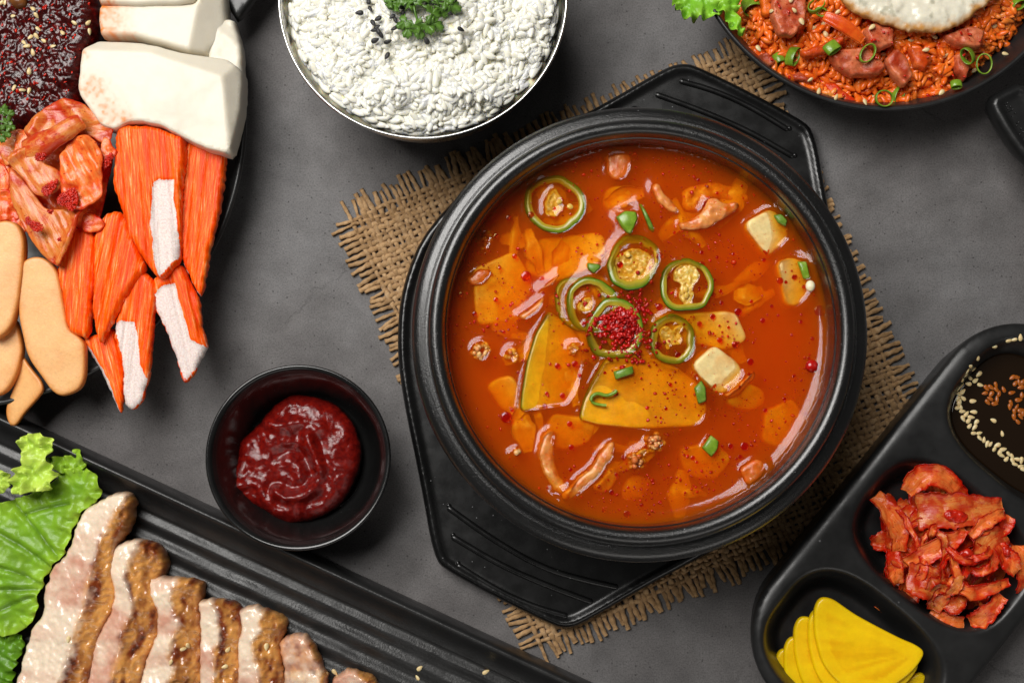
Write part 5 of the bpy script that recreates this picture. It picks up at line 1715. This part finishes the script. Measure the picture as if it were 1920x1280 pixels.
# soy dipping sauce
c1 = ka + CELLS[0][0] * ax
th = np.arange(120) * 2 * np.pi / 120
n_ = 2.9
rad = 1 / (np.abs(np.cos(th)) ** n_ + np.abs(np.sin(th)) ** n_) ** (1 / n_)
so = c1 + (rad * np.cos(th) * 128 * 0.84)[:, None] * ax + (rad * np.sin(th) * 165 * 0.84)[:, None] * ap
SOZ = 66.0
V, F, inf = pillow(so, 22, rnd=6, res=9, zmid=SOZ - 11, zoff=lambda p, d, s: 2.2 * np.exp(-d / 5.0))
tag(mk("soy_sauce", V, F, M_SOY), "dark soy dipping sauce in the tray's end compartment", "sauce")
TB_SOY = bvh(V, F)
VZ = (4.571, 1760, 620)
ws = [(605, 85), (643, 78), (700, 58), (478, 138), (335, 232), (268, 303), (300, 328), (242, 348), (230, 380), (200, 418), (264, 400), (344, 372), (314, 426), (356, 464), (196, 466), (254, 455), (170, 495), (166, 537), (203, 522), (164, 582), (208, 578),
      (176, 612), (293, 602), (166, 658), (188, 655), (202, 690), (236, 713), (298, 695), (209, 752), (278, 740), (256, 768), (322, 782), (264, 815), (307, 828), (302, 877), (348, 876), (352, 920), (387, 933), (415, 970), (442, 970), (478, 1010),
      (502, 980), (552, 1015), (525, 1037), (540, 1068), (580, 1097), (600, 1055), (628, 1075), (672, 1100), (634, 1112), (655, 1143), (708, 1110), (703, 1160), (725, 1185), (468, 768), (543, 880)]
seeds(ws, VZ, [TB_SOY, TB_SIDE], ME_SES, "pale sesame seed floating along the edge of the soy sauce", "pale sesame seeds in the soy sauce", z=66, lift=0.8, tiltmax=0.2)
osd = [(410, 490), (450, 485), (490, 465), (395, 535), (450, 543), (497, 507), (518, 538), (440, 582), (498, 585), (420, 612), (480, 625), (556, 502), (627, 530), (632, 400), (670, 398), (655, 450), (688, 440), (705, 485), (725, 435), (712, 550),
       (685, 592), (620, 618), (610, 650), (670, 650), (648, 692), (706, 682), (645, 738), (702, 735), (676, 778), (720, 700)]
seeds(osd, VZ, [TB_SOY], ME_OSES, "orange soaked sesame seed clustered in the middle of the soy sauce", "orange sesame seeds in the soy sauce", z=66, lift=0.8, tiltmax=0.2, name="soaked_sesame_seed")

# ------------------------------------------------------------------ kimchi in the middle compartment
Z8 = (2.91, 1400, 840)
kk = thing("kimchi_heap", "heap of red napa kimchi in the tray's middle compartment", "kimchi", np.r_[at(1770, 1020, 50)[:2], 36])


def kstrip(path, width, m, seed, curl=0.5, wob=6, thick=5, ws=24, nu=44, nv=15, jag=0.12):
    w = np.array([at(x / Z8[0] + Z8[1], y / Z8[0] + Z8[2], z_) for x, y, z_ in path])
    V, F, u, v = sheet(w, [q / Z8[0] for q in width], nu=nu, nv=nv, thick=thick, curl=curl, wob=wob, wscale=ws, seed=seed, jag=jag)
    mk("kimchi_leaf", V, F, m, kk, {'u': u * 2, 'v': v})


rs = np.random.default_rng(5)
for k in range(26):                                            # lower layers
    a_, r_ = rs.uniform(0, 6.283), math.sqrt(rs.uniform(0, 1))
    x0, y0 = 1110 + 330 * r_ * math.cos(a_), 560 + 340 * r_ * math.sin(a_)
    d_ = rs.uniform(0, 6.283)
    ln = rs.uniform(120, 230)
    zc = 52 + 62 * (1 - r_ ** 2) + rs.uniform(-8, 8)
    kstrip([(x0 - ln * math.cos(d_), y0 - ln * math.sin(d_), zc - 10), (x0 - 30 * math.sin(d_), y0 + 30 * math.cos(d_), zc + 12), (x0 + 0.5 * ln * math.cos(d_ + .5), y0 + .5 * ln * math.sin(d_ + .5), zc + 4), (x0 + ln * math.cos(d_), y0 + ln * math.sin(d_), zc - 10)],
           [rs.uniform(40, 60), rs.uniform(60, 110), rs.uniform(50, 100), rs.uniform(25, 60)], M_KIM, 100 + k, curl=rs.uniform(-1.6, 1.6), wob=9, ws=22)
kstrip([(870, 240, 118), (950, 140, 132), (1060, 150, 134), (1150, 230, 124), (1190, 280, 112)], [50, 66, 60, 50, 26], M_KIM, 1, curl=0.8)
kstrip([(700, 260, 112), (760, 320, 122), (830, 420, 118), (830, 560, 108)], [36, 60, 62, 40], M_KIM, 2, curl=0.7)
kstrip([(930, 350, 140), (1080, 340, 148), (1260, 330, 148), (1400, 310, 138)], [95, 92, 80, 40], M_KIMPALE, 3, curl=0.45, wob=5)
kstrip([(880, 640, 122), (1000, 570, 140), (1120, 500, 146), (1190, 440, 140)], [55, 60, 50, 30], M_KIM, 4, curl=0.9)
kstrip([(800, 560, 112), (800, 650, 118), (830, 740, 106)], [40, 50, 36], M_KIM, 5, curl=0.8)
kstrip([(880, 700, 128), (980, 720, 138), (1060, 780, 128), (1020, 880, 110)], [80, 95, 70, 40], M_KIMPALE, 6, curl=0.6)
kstrip([(1250, 690, 128), (1300, 570, 142), (1330, 500, 142), (1420, 470, 130)], [70, 90, 80, 40], M_KIMPALE, 7, curl=0.5)
kstrip([(1380, 520, 146), (1420, 600, 150), (1470, 680, 140)], [40, 62, 36], M_KIM, 8, curl=0.9)
kstrip([(1100, 720, 138), (1200, 790, 142), (1320, 770, 138), (1430, 720, 128)], [30, 45, 42, 24], M_KIM, 9, curl=1.0)
kstrip([(1000, 900, 98), (1080, 950, 104), (1180, 960, 102)], [40, 46, 34], M_KIM, 10, curl=0.9)
kstrip([(1390, 800, 122), (1340, 870, 122), (1270, 930, 114), (1210, 950, 100)], [36, 52, 60, 40], M_KIM, 11, curl=0.8)
kstrip([(1110, 560, 150), (1140, 650, 152), (1170, 750, 142)], [22, 26, 24], M_KIM, 12, curl=0.9)
kstrip([(1430, 370, 128), (1400, 440, 134), (1330, 460, 136)], [36, 46, 30], M_KIM, 13, curl=0.9)
kstrip([(1480, 530, 124), (1500, 640, 126), (1520, 780, 112)], [40, 56, 44], M_KIM, 14, curl=0.6)
kstrip([(1080, 850, 116), (1130, 860, 126), (1170, 820, 122)], [40, 50, 36], M_KIMPALE, 15, curl=1.2)
kstrip([(1220, 470, 150), (1290, 400, 154), (1400, 350, 146)], [26, 40, 24], M_KIM, 16, curl=1.0)
kstrip([(820, 320, 126), (880, 400, 134), (930, 540, 138)], [14, 18, 14], M_KIM, 17, curl=1.0)
kstrip([(1040, 420, 150), (980, 470, 146), (960, 530, 138)], [12, 16, 10], M_KIM, 18, curl=1.0)
for k in range(22):                                            # narrow folded strips on top
    a_, r_ = rs.uniform(0, 6.283), 0.85 * math.sqrt(rs.uniform(0, 1))
    x0, y0 = 1110 + 330 * r_ * math.cos(a_), 560 + 340 * r_ * math.sin(a_)
    d_ = rs.uniform(0, 6.283)
    ln = rs.uniform(60, 130)
    zc = 96 + 56 * (1 - r_ ** 2) + rs.uniform(-4, 8)
    kstrip([(x0 - ln * math.cos(d_), y0 - ln * math.sin(d_), zc - 10), (x0 - 40 * math.sin(d_), y0 + 40 * math.cos(d_), zc + 8), (x0 + 0.6 * ln * math.cos(d_ + .6), y0 + .6 * ln * math.sin(d_ + .6), zc + 6), (x0 + ln * math.cos(d_), y0 + ln * math.sin(d_), zc - 12)],
           [rs.uniform(10, 20), rs.uniform(18, 34), rs.uniform(16, 30), rs.uniform(8, 20)], M_KIM if k % 3 else M_KIMPALE, 300 + k, curl=rs.uniform(0.8, 1.8), wob=5, ws=18)
for k, pts_ in enumerate([[(1070, 340), (1150, 330), (1220, 370), (1160, 420), (1080, 390)], [(1390, 530), (1430, 540), (1440, 590), (1390, 590)], [(1150, 560), (1230, 540), (1240, 590), (1160, 600)]]):
    o = rough(smooth(P(pts_, 150, *Z8), 1), 3, 8, k)
    V, F, inf = pillow(o, 9, rnd=6, res=3, zmid=153, amp=5, nscale=6, seed=k)
    mk("chili_clump", V, F, M_FLAKE, kk)

# ------------------------------------------------------------------ pickled radish half moons


def radish(pts, z, tilt, label, thick=17):
    o = smooth(resample(P(pts, z, *Z8), 24), 2)
    c = o.mean(0)
    zo = lambda p, d, s: (p[:, 0] - c[0]) * tilt[0] + (p[:, 1] - c[1]) * tilt[1] + 2.0 * fbm(p / 60, len(label), 2)
    V, F, inf = pillow(o, thick, rnd=4.5, res=4.5, zmid=z - thick / 2, zoff=zo, power=2.6)
    cc = P([(960, 1100)], z, *Z8)[0]
    rr_ = np.linalg.norm(inf['xy'] - cc, axis=1)
    an = np.arctan2(inf['xy'][:, 1] - cc[1], inf['xy'][:, 0] - cc[0])
    st = 0.5 + 0.35 * vnoise(np.stack([an * 16, rr_ / 90], -1), 3) + 0.3 * fbm(inf['xy'] / 40, 5)
    col = lerp(rgb('ffd20a'), rgb('eab000'), np.clip(st * (0.5 + 0.6 * (inf['d'] > 22)), 0, 1))
    tag(mk("radish_slice", V, F, M_RAD, attrs={'Col': col}), label, "pickled radish", "pickled radish slices")


R1 = [(370, 870), (390, 815), (430, 795), (470, 818), (600, 910), (750, 990), (870, 1050), (975, 1088), (975, 1120), (925, 1200), (845, 1270), (760, 1330), (560, 1330), (460, 1240), (405, 1150), (370, 1000)]
sh = lambda dx, dy: [(x + dx, y + dy) for x, y in R1]
radish([(850, 1285), (930, 1210), (985, 1218), (975, 1300), (930, 1400), (800, 1400)], 74, (0, 0.1), "small radish corner peeking out below the top radish slice")
radish(sh(-215, 280), 62, (0.06, 0.06), "outermost and lowest yellow radish slice of the fan")
radish(sh(-165, 215), 72, (0.06, 0.06), "second lowest yellow radish slice of the fan")
radish(sh(-110, 105), 84, (0.06, 0.06), "middle yellow radish slice of the fan")
radish(sh(-32, 65), 96, (0.06, 0.06), "yellow radish slice directly under the topmost one")
radish(R1, 110, (0.05, 0.05), "topmost yellow half moon radish slice, fully visible")
# ------------------------------------------------------------------ fried rice pan
FZ = 150.0
kF = DU / (DU - FZ)
FC = at(1655, -156, FZ)[:2]
FR = 379 / kF
fpan = thing("frying_pan", "round black pan of fried rice with a ribbed side handle", "pan", np.r_[FC, 0])
V, F = lathe(curve_prof([(0, 5), (FR - 110, 5), (FR - 75, 16), (FR - 30, 80), (FR - 6, 134), (FR, 146), (FR + 0.5, 152), (FR - 4, 156), (FR - 9, 152), (FR - 14, 140), (FR - 40, 80), (FR - 80, 26), (FR - 120, 18), (0, 18)], 3), FC[0], FC[1], 180)
mk("pan_body", V, F, M_PAN, fpan)
ZF = (2.8235, 1240, 0)
ZH = (6.4, 1780, 120)
ho = smooth(P([(440, 420), (700, 270), (900, 200), (1400, 700), (1400, 1500), (1200, 1500), (960, 1220), (780, 1040), (560, 700)], 132, *ZH), 1)
V, F, inf = pillow(ho, 44, rnd=12, res=5, zmid=116, zoff=lambda p, d, s: -7 * np.clip((d - 16) / 8, 0, 1))
hobj = mk("handle", V, F, M_HANDLE, fpan)
hl_ = []
for (x0, y0, x1, y1) in ((655, 430, 735, 380), (655, 490, 700, 465), (670, 515, 690, 505), (725, 525, 740, 510), (690, 545, 705, 535), (685, 580, 765, 545), (745, 640, 762, 632), (780, 600, 795, 590), (800, 715, 835, 700), (800, 750, 812, 735), (845, 785, 865, 775),
                         (845, 830, 890, 815), (838, 855, 850, 840), (870, 920, 900, 905), (905, 960, 940, 945), (930, 1010, 980, 990)):
    q = np.array([at(x0 / 6.4 + 1780, y0 / 6.4 + 120, 131), at(x1 / 6.4 + 1780, y1 / 6.4 + 120, 131)])
    q = resample(q, 2.0, closed=False)
    V, F, L = tube(q, 1.5, 6)
    hl_.append((V, F))
V, F = merge(hl_)
mk("lettering", V, F, M_HANDLE, hobj)

frice = thing("fried_rice", "red kimchi fried rice filling the black round pan", "fried rice", np.r_[FC, 18])
RI = FR - 26


def FH(p):
    r = np.linalg.norm(p - FC, axis=-1) / RI
    return 96 + 62 * np.clip(1 - r ** 2, 0, 1) ** 0.8 + 9 * clump(p, 46, 91) + 6 * clump(p, 20, 93)


# the heap stops short of the rim on the handle side
edge = smooth(P([(1370, -60), (1385, 40), (1415, 100), (1468, 148), (1512, 176), (1560, 196), (1640, 204), (1700, 196), (1716, 180), (1730, 186), (1772, 186), (1785, 160), (1810, 148), (1850, 112), (1880, 92), (1912, 60), (1935, 0), (1940, -60), (1900, -200), (1400, -200)], 118), 2)
_r = np.linalg.norm(edge - FC, axis=1, keepdims=True)
edge = FC + (edge - FC) * np.minimum(1, (FR - 22) / _r)
pts, tri = triangulate(edge, 8)
dE, _ = dist_to(pts, resample(edge, 8))
wr = np.array([0, FR - 120, FR - 80, FR - 40, FR - 14, FR]); wz = np.array([18, 18, 26, 80, 140, 156])
wall = lambda p: np.interp(np.linalg.norm(p - FC, axis=-1), wr, wz)
hz = np.maximum(FH(pts) - 12 - 40 * np.exp(-dE / 9), wall(pts) + 1)
tag(mk("rice_bed", np.c_[pts, hz], tri, M_FBED, frice), kind="stuff")
TB_FR = bvh(np.c_[pts, hz + 12], tri)
N = 5200
lo, hi = edge.min(0), edge.max(0)
xy = RNG.uniform(0, 1, (N, 2)) * (hi - lo) + lo
xy = xy[inside(xy, edge) & (xy[:, 1] < at(0, -30, 140)[1])]
N = len(xy)
dE, _ = dist_to(xy, resample(edge, 8))
lay = RNG.uniform(-11, 7, N)
pos = np.c_[xy, np.maximum(FH(xy) + lay - 34 * np.exp(-dE / 9), wall(xy) + 5)]
rots = np.c_[RNG.uniform(-1, 1, N), np.clip(RNG.normal(0, .4, N), -1, 1), RNG.uniform(0, 6.283, N)]
sz = np.c_[RNG.normal(13.2, 1.6, N), RNG.normal(5.6, .7, N), RNG.normal(5.0, .5, N)]
order = np.argsort(-lay)
mes = []
for k, g_ in enumerate(GR):
    me = bpy.data.meshes.new("fried_rice_grain")
    me.from_pydata((g_[0] * [12.5, 6.0, 5.4] * S).tolist(), [], g_[1])
    me.polygons.foreach_set('use_smooth', np.ones(len(me.polygons), bool))
    me.materials.append(M_FRICE)
    mes.append(me)
for k in order[:300]:
    put("rice_grain", mes[k % 3], pos[k], frice, rot=rots[k])
rest = order[300:]
V, F = merge([scatter_mass(GR[k], sz[rest[k::3]], pos[rest[k::3]], rots[rest[k::3]]) for k in range(3)])
tag(mk("rice_grains", V, F, M_FRICE, frice), kind="stuff")


def chunk(name, pts_, z, label, cat, group, c0, c1, m, thick=34, amp=5, tilt=(0, 0), seed=0):
    o = rough(smooth(resample(P(pts_, z, *ZF), 5), 1), 3.0, 10, seed)
    c = o.mean(0)
    V, F, inf = pillow(o, thick, rnd=5, res=3.4, zmid=z - thick / 2, amp=amp, nscale=16, seed=seed, zoff=lambda p, d, s: (p[:, 0] - c[0]) * tilt[0] + (p[:, 1] - c[1]) * tilt[1])
    k = np.clip(0.5 + 0.9 * fbm(inf['xy'] / 18, seed, 3) - 0.3 * np.exp(-inf['d'] / 4), 0, 1)
    tag(mk(name, V, F, m, attrs={'Col': lerp(c0, c1, k)}), label, cat, group)
    return bvh(V, F)


HP, HR = rgb('d87a50'), rgb('a83416')
HT = []
hams = [([(580, 60), (592, -60), (780, -60), (768, 110), (700, 192), (620, 182)], 168, "large seared ham cube between the lettuce and the scallion ring", (0.0, -0.1)),
        ([(900, 292), (960, 260), (1090, 242), (1205, 350), (1150, 392), (1020, 402), (925, 345)], 160, "flat ham piece carrying a scallion ring in mid pan", (0.0, 0.05)),
        ([(1190, 300), (1250, 250), (1312, 300), (1340, 405), (1290, 455), (1220, 385)], 156, "glossy ham piece below the egg's browned edge", (-0.1, 0.0)),
        ([(1075, 150), (1140, 110), (1240, 150), (1230, 230), (1160, 265), (1100, 220)], 164, "ham piece partly under the fried egg beside the carrot strip", (0, 0)),
        ([(1500, 180), (1640, 130), (1720, 160), (1700, 250), (1560, 240)], 160, "shadowed ham piece below the egg on the handle side", (0, 0)),
        ([(1550, 290), (1610, 260), (1640, 350), (1620, 425), (1570, 380)], 140, "narrow ham strip at the heap's edge towards the handle", (0.0, 0.1)),
        ([(520, 280), (570, 270), (620, 330), (580, 355), (530, 320)], 136, "small ham bit at the heap's outer edge by the sesame seed", (0, 0)),
        ([(690, 385), (740, 370), (790, 410), (830, 440), (740, 440), (690, 420)], 132, "orange ham sliver near the pan's lower rim", (0, 0))]
for k, (p_, z_, l_, t_) in enumerate(hams):
    HT.append(chunk("ham_piece", p_, z_, l_, "ham", "ham pieces in the fried rice", HP, HR, M_HAM, tilt=t_, seed=k + 1, thick=32))
HT.append(chunk("kimchi_bit", [(740, 265), (860, 230), (950, 180), (985, 200), (930, 260), (800, 305), (745, 300)], 160, "red orange kimchi bit beside the scallion strip", "kimchi", "kimchi bits in the fried rice", rgb('c8420c'), rgb('e07030'), M_HAM, seed=21, thick=22))
HT.append(chunk("kimchi_bit", [(1310, 240), (1400, 250), (1440, 310), (1400, 370), (1340, 350), (1320, 290)], 150, "kimchi bit at the centre of the heap's lower slope", "kimchi", "kimchi bits in the fried rice", rgb('c8420c'), rgb('d86a30'), M_HAM, seed=22, thick=22))
HT.append(chunk("kimchi_bit", [(860, 440), (930, 430), (970, 480), (1050, 530), (1000, 548), (900, 500)], 124, "bright red kimchi bit at the pan's lower rim", "kimchi", "kimchi bits in the fried rice", rgb('d0300a'), rgb('e0601c'), M_HAM, seed=23, thick=20))
HT.append(chunk("kimchi_bit", [(525, -20), (570, -30), (590, 40), (580, 90), (540, 80)], 160, "orange carrot like kimchi piece beside the large ham cube", "kimchi", "kimchi bits in the fried rice", rgb('e0600c'), rgb('f08030'), M_HAM, seed=24, thick=24))
w = np.array([at(x / ZF[0] + ZF[1], y / ZF[0] + ZF[2], z_) for x, y, z_ in ((860, 85, 172), (930, 115, 176), (1000, 160, 174), (1065, 215, 164))])
V, F, u, v = sheet(w, [10, 13, 12, 8], nu=26, nv=9, thick=9, curl=0.5, wob=1, seed=4)
tag(mk("carrot_strip", V, F, M_CARROT), "bright orange carrot strip above the flat ham piece", "carrot")


def onion_ring(x, y, rx, ry, az, label, z=None, hgt=16, tiltx=0.0, wall=2.6, open_=1.0):
    p, nr = drop(x / ZF[0] + ZF[1], y / ZF[0] + ZF[2], [TB_FR] + HT, 150)
    na, nb_ = 36, 8
    a = np.arange(na) * 2 * np.pi / na
    b_ = np.arange(nb_) * 2 * np.pi / nb_
    r = 1 + 0.05 * np.sin(2 * a + x)
    V = np.zeros((na, nb_, 3))
    V[..., 0] = (rx * r)[:, None] * np.cos(a)[:, None] + wall / 2 * np.cos(b_) * np.cos(a)[:, None]
    V[..., 1] = (ry * r)[:, None] * np.sin(a)[:, None] + wall / 2 * np.cos(b_) * np.sin(a)[:, None]
    V[..., 2] = hgt / 2 * np.sign(np.sin(b_)) * np.abs(np.sin(b_)) ** 0.5
    V = V.reshape(-1, 3) @ eul(np.array(tiltx), np.array(0.0), np.array(0.0)).T @ eul(np.array(0.0), np.array(0.0), np.array(az)).T
    V = V + np.r_[p[:2], p[2] + 5 + hgt * 0.3]
    F = grid_faces(na + 1, nb_, True) % (na * nb_)
    tag(mk("scallion_ring", V, F, M_SCAL), label, "scallion", "scallion rings on the fried rice")


r3 = 1 / 2.8235 / kF
onion_ring(470, 45, 17, 13, 0.2, "large folded scallion tube beside the curly lettuce", hgt=26, tiltx=1.0)
onion_ring(815, 40, 17, 10, 0.6, "scallion ring near the top beside the fried egg", hgt=12, tiltx=-0.3)
onion_ring(840, 70, 11, 7, -0.3, "dark scallion bit under the top ring near the egg", hgt=12, tiltx=0.6)
onion_ring(1085, 290, 19, 11, 1.0, "open scallion ring lying on the flat ham piece", hgt=10, tiltx=0.15)
onion_ring(690, 308, 18, 9, 1.15, "slanted scallion tube near the pan's outer edge", hgt=18, tiltx=0.9)
onion_ring(615, 325, 10, 9, 0.3, "short bright scallion chip next to the slanted tube", hgt=20, tiltx=1.3)
onion_ring(895, 263, 13, 7, 0.6, "narrow scallion chip touching the flat ham piece", hgt=20, tiltx=1.3)
onion_ring(1172, 528, 15, 14, 0.3, "round scallion ring of the pair at the lower rim, outer one", hgt=12, tiltx=0.2)
onion_ring(1245, 508, 18, 10, 1.1, "tilted scallion ring of the pair at the lower rim, towards the handle", hgt=14, tiltx=0.6)
onion_ring(1612, 305, 15, 9, -1.0, "dark scallion piece near the heap's shadowed edge", hgt=18, tiltx=0.8)
onion_ring(1702, 345, 14, 17, 0.1, "thin open scallion ring nearest the handle", hgt=6, tiltx=0.1)
onion_ring(1552, 455, 9, 6, 0.0, "tiny scallion chip lying on the bare pan", hgt=14, tiltx=1.2)
onion_ring(1880, 30, 12, 9, 0.4, "dark scallion piece by the pan's rim at the picture's edge", hgt=14, tiltx=0.8)
fs = [(685, 5), (580, 65), (740, 120), (595, 155), (855, 130), (865, 185), (915, 140), (955, 160), (1010, 155), (800, 155), (512, 262), (930, 70), (885, 70), (1070, 220), (1245, 235), (1170, 293), (1395, 270), (1475, 352), (785, 428), (883, 440), (935, 425),
      (830, 487), (922, 518), (1075, 545), (1115, 515), (1370, 453), (1415, 453), (1478, 495), (1650, 100), (1755, 145), (1855, 115), (1815, 290), (1880, 50), (1440, 200), (1315, 220), (1110, 150), (1350, 170), (1740, 100), (1700, 60), (1650, 380), (1555, 400), (525, 90), (1005, 90), (1500, 300), (1240, 420), (700, 60)]
seeds(fs, ZF, [TB_FR] + HT, ME_SES, "pale sesame seed sprinkled over the kimchi fried rice", "sesame seeds on the fried rice", z=150, lift=5.5)

N = 160
fx, fy = RNG.uniform(1360, 1900, N), RNG.uniform(0, 200, N)
pp = [drop(x, y, [TB_FR] + HT, 150)[0] + [0, 0, 4.5] for x, y in zip(fx, fy) if inside(at([x], [y], 118)[:, :2], edge)[0]]
V, F = scatter_mass(ellipsoid(5, 6), RNG.uniform(1.2, 4.6, (len(pp), 1)) * np.array([1, .65, .3]), np.array(pp), np.c_[RNG.uniform(-.6, .6, (len(pp), 2)), RNG.uniform(0, 6, len(pp))])
tag(mk("chili_flecks", V, F, M_FLAKE), "red chili flecks scattered through the fried rice", "chili flecks", kind="stuff")

# fried egg
eo = rough(smooth(P([(1573, 0), (1590, 14), (1626, 32), (1665, 48), (1711, 57), (1753, 60), (1785, 53), (1814, 39), (1842, 18), (1872, -6), (1890, -60), (1860, -140), (1760, -180), (1640, -160), (1560, -80)], 176), 2), 6, 16, 8)


def egz(p, d, s):
    return 5 * fbm(p / 26, 51, 3) + 1.6 * np.abs(vnoise(p / 14, 53)) - 7 * np.exp(-d / 12)


V, F, inf = pillow(eo, 9, rnd=5, res=3.2, zmid=176, zoff=egz)
p = inf['xy']
n2 = fbm(p / 9, 55, 3)
cr = np.clip(1.25 - inf['d'] / 13 + 0.6 * n2, 0, 1)
col = lerp(rgb('e6e0cc'), rgb('c98a2c'), np.clip(cr, 0, 1) * 0.9)
dk = np.clip(1.1 - inf['d'] / 4 + 0.9 * n2, 0, 1)[:, None]
col = col * (1 - dk * 0.7) + np.array(rgb('7a3a0c')) * dk * 0.7
hole = np.clip((fbm(p / 12, 57, 2) - 0.42) * 8, 0, 1)[:, None] * (inf['d'] > 14)[:, None]
col = col * (1 - 0.45 * hole) + np.array(rgb('8c8a70')) * 0.45 * hole
egg = thing("fried_egg", "fried egg with crisp browned edge on the fried rice", "egg", np.r_[p.mean(0), 165])
mk("egg_white", V, F, M_EGG, egg, {'Col': col})
yc = at(1715, -90, 185)
eV, eF = ellipsoid(12, 16)
mk("egg_yolk", eV * [52, 52, 22] + yc, eF, M_CARROT, egg)

# curly lettuce tucked at the pan's edge
LZ = 168
lettuce([(300, -80), (420, -60), (440, 20), (400, 40), (395, 80), (420, 130), (455, 165), (450, 182), (410, 190), (385, 160), (350, 150), (335, 90), (300, 60)], ZF, LZ, "yellow green curly lettuce leaf over the pan's rim, inner frill", rgb('5aa01c'), rgb('9ad03c'), seed=31, amp=9, ns=26, ruf=11, rscale=22, jag=6, group="curly lettuce in the fried rice pan")
lettuce([(55, 10), (80, -60), (320, -70), (330, 40), (300, 90), (250, 105), (225, 80), (190, 95), (175, 125), (160, 100), (130, 105), (100, 80), (70, 40)], ZF, LZ - 6, "curly lettuce frill reaching outside the pan over the table", rgb('5aa01c'), rgb('a2d644'), seed=33, amp=10, ns=26, ruf=12, rscale=22, jag=6, group="curly lettuce in the fried rice pan")
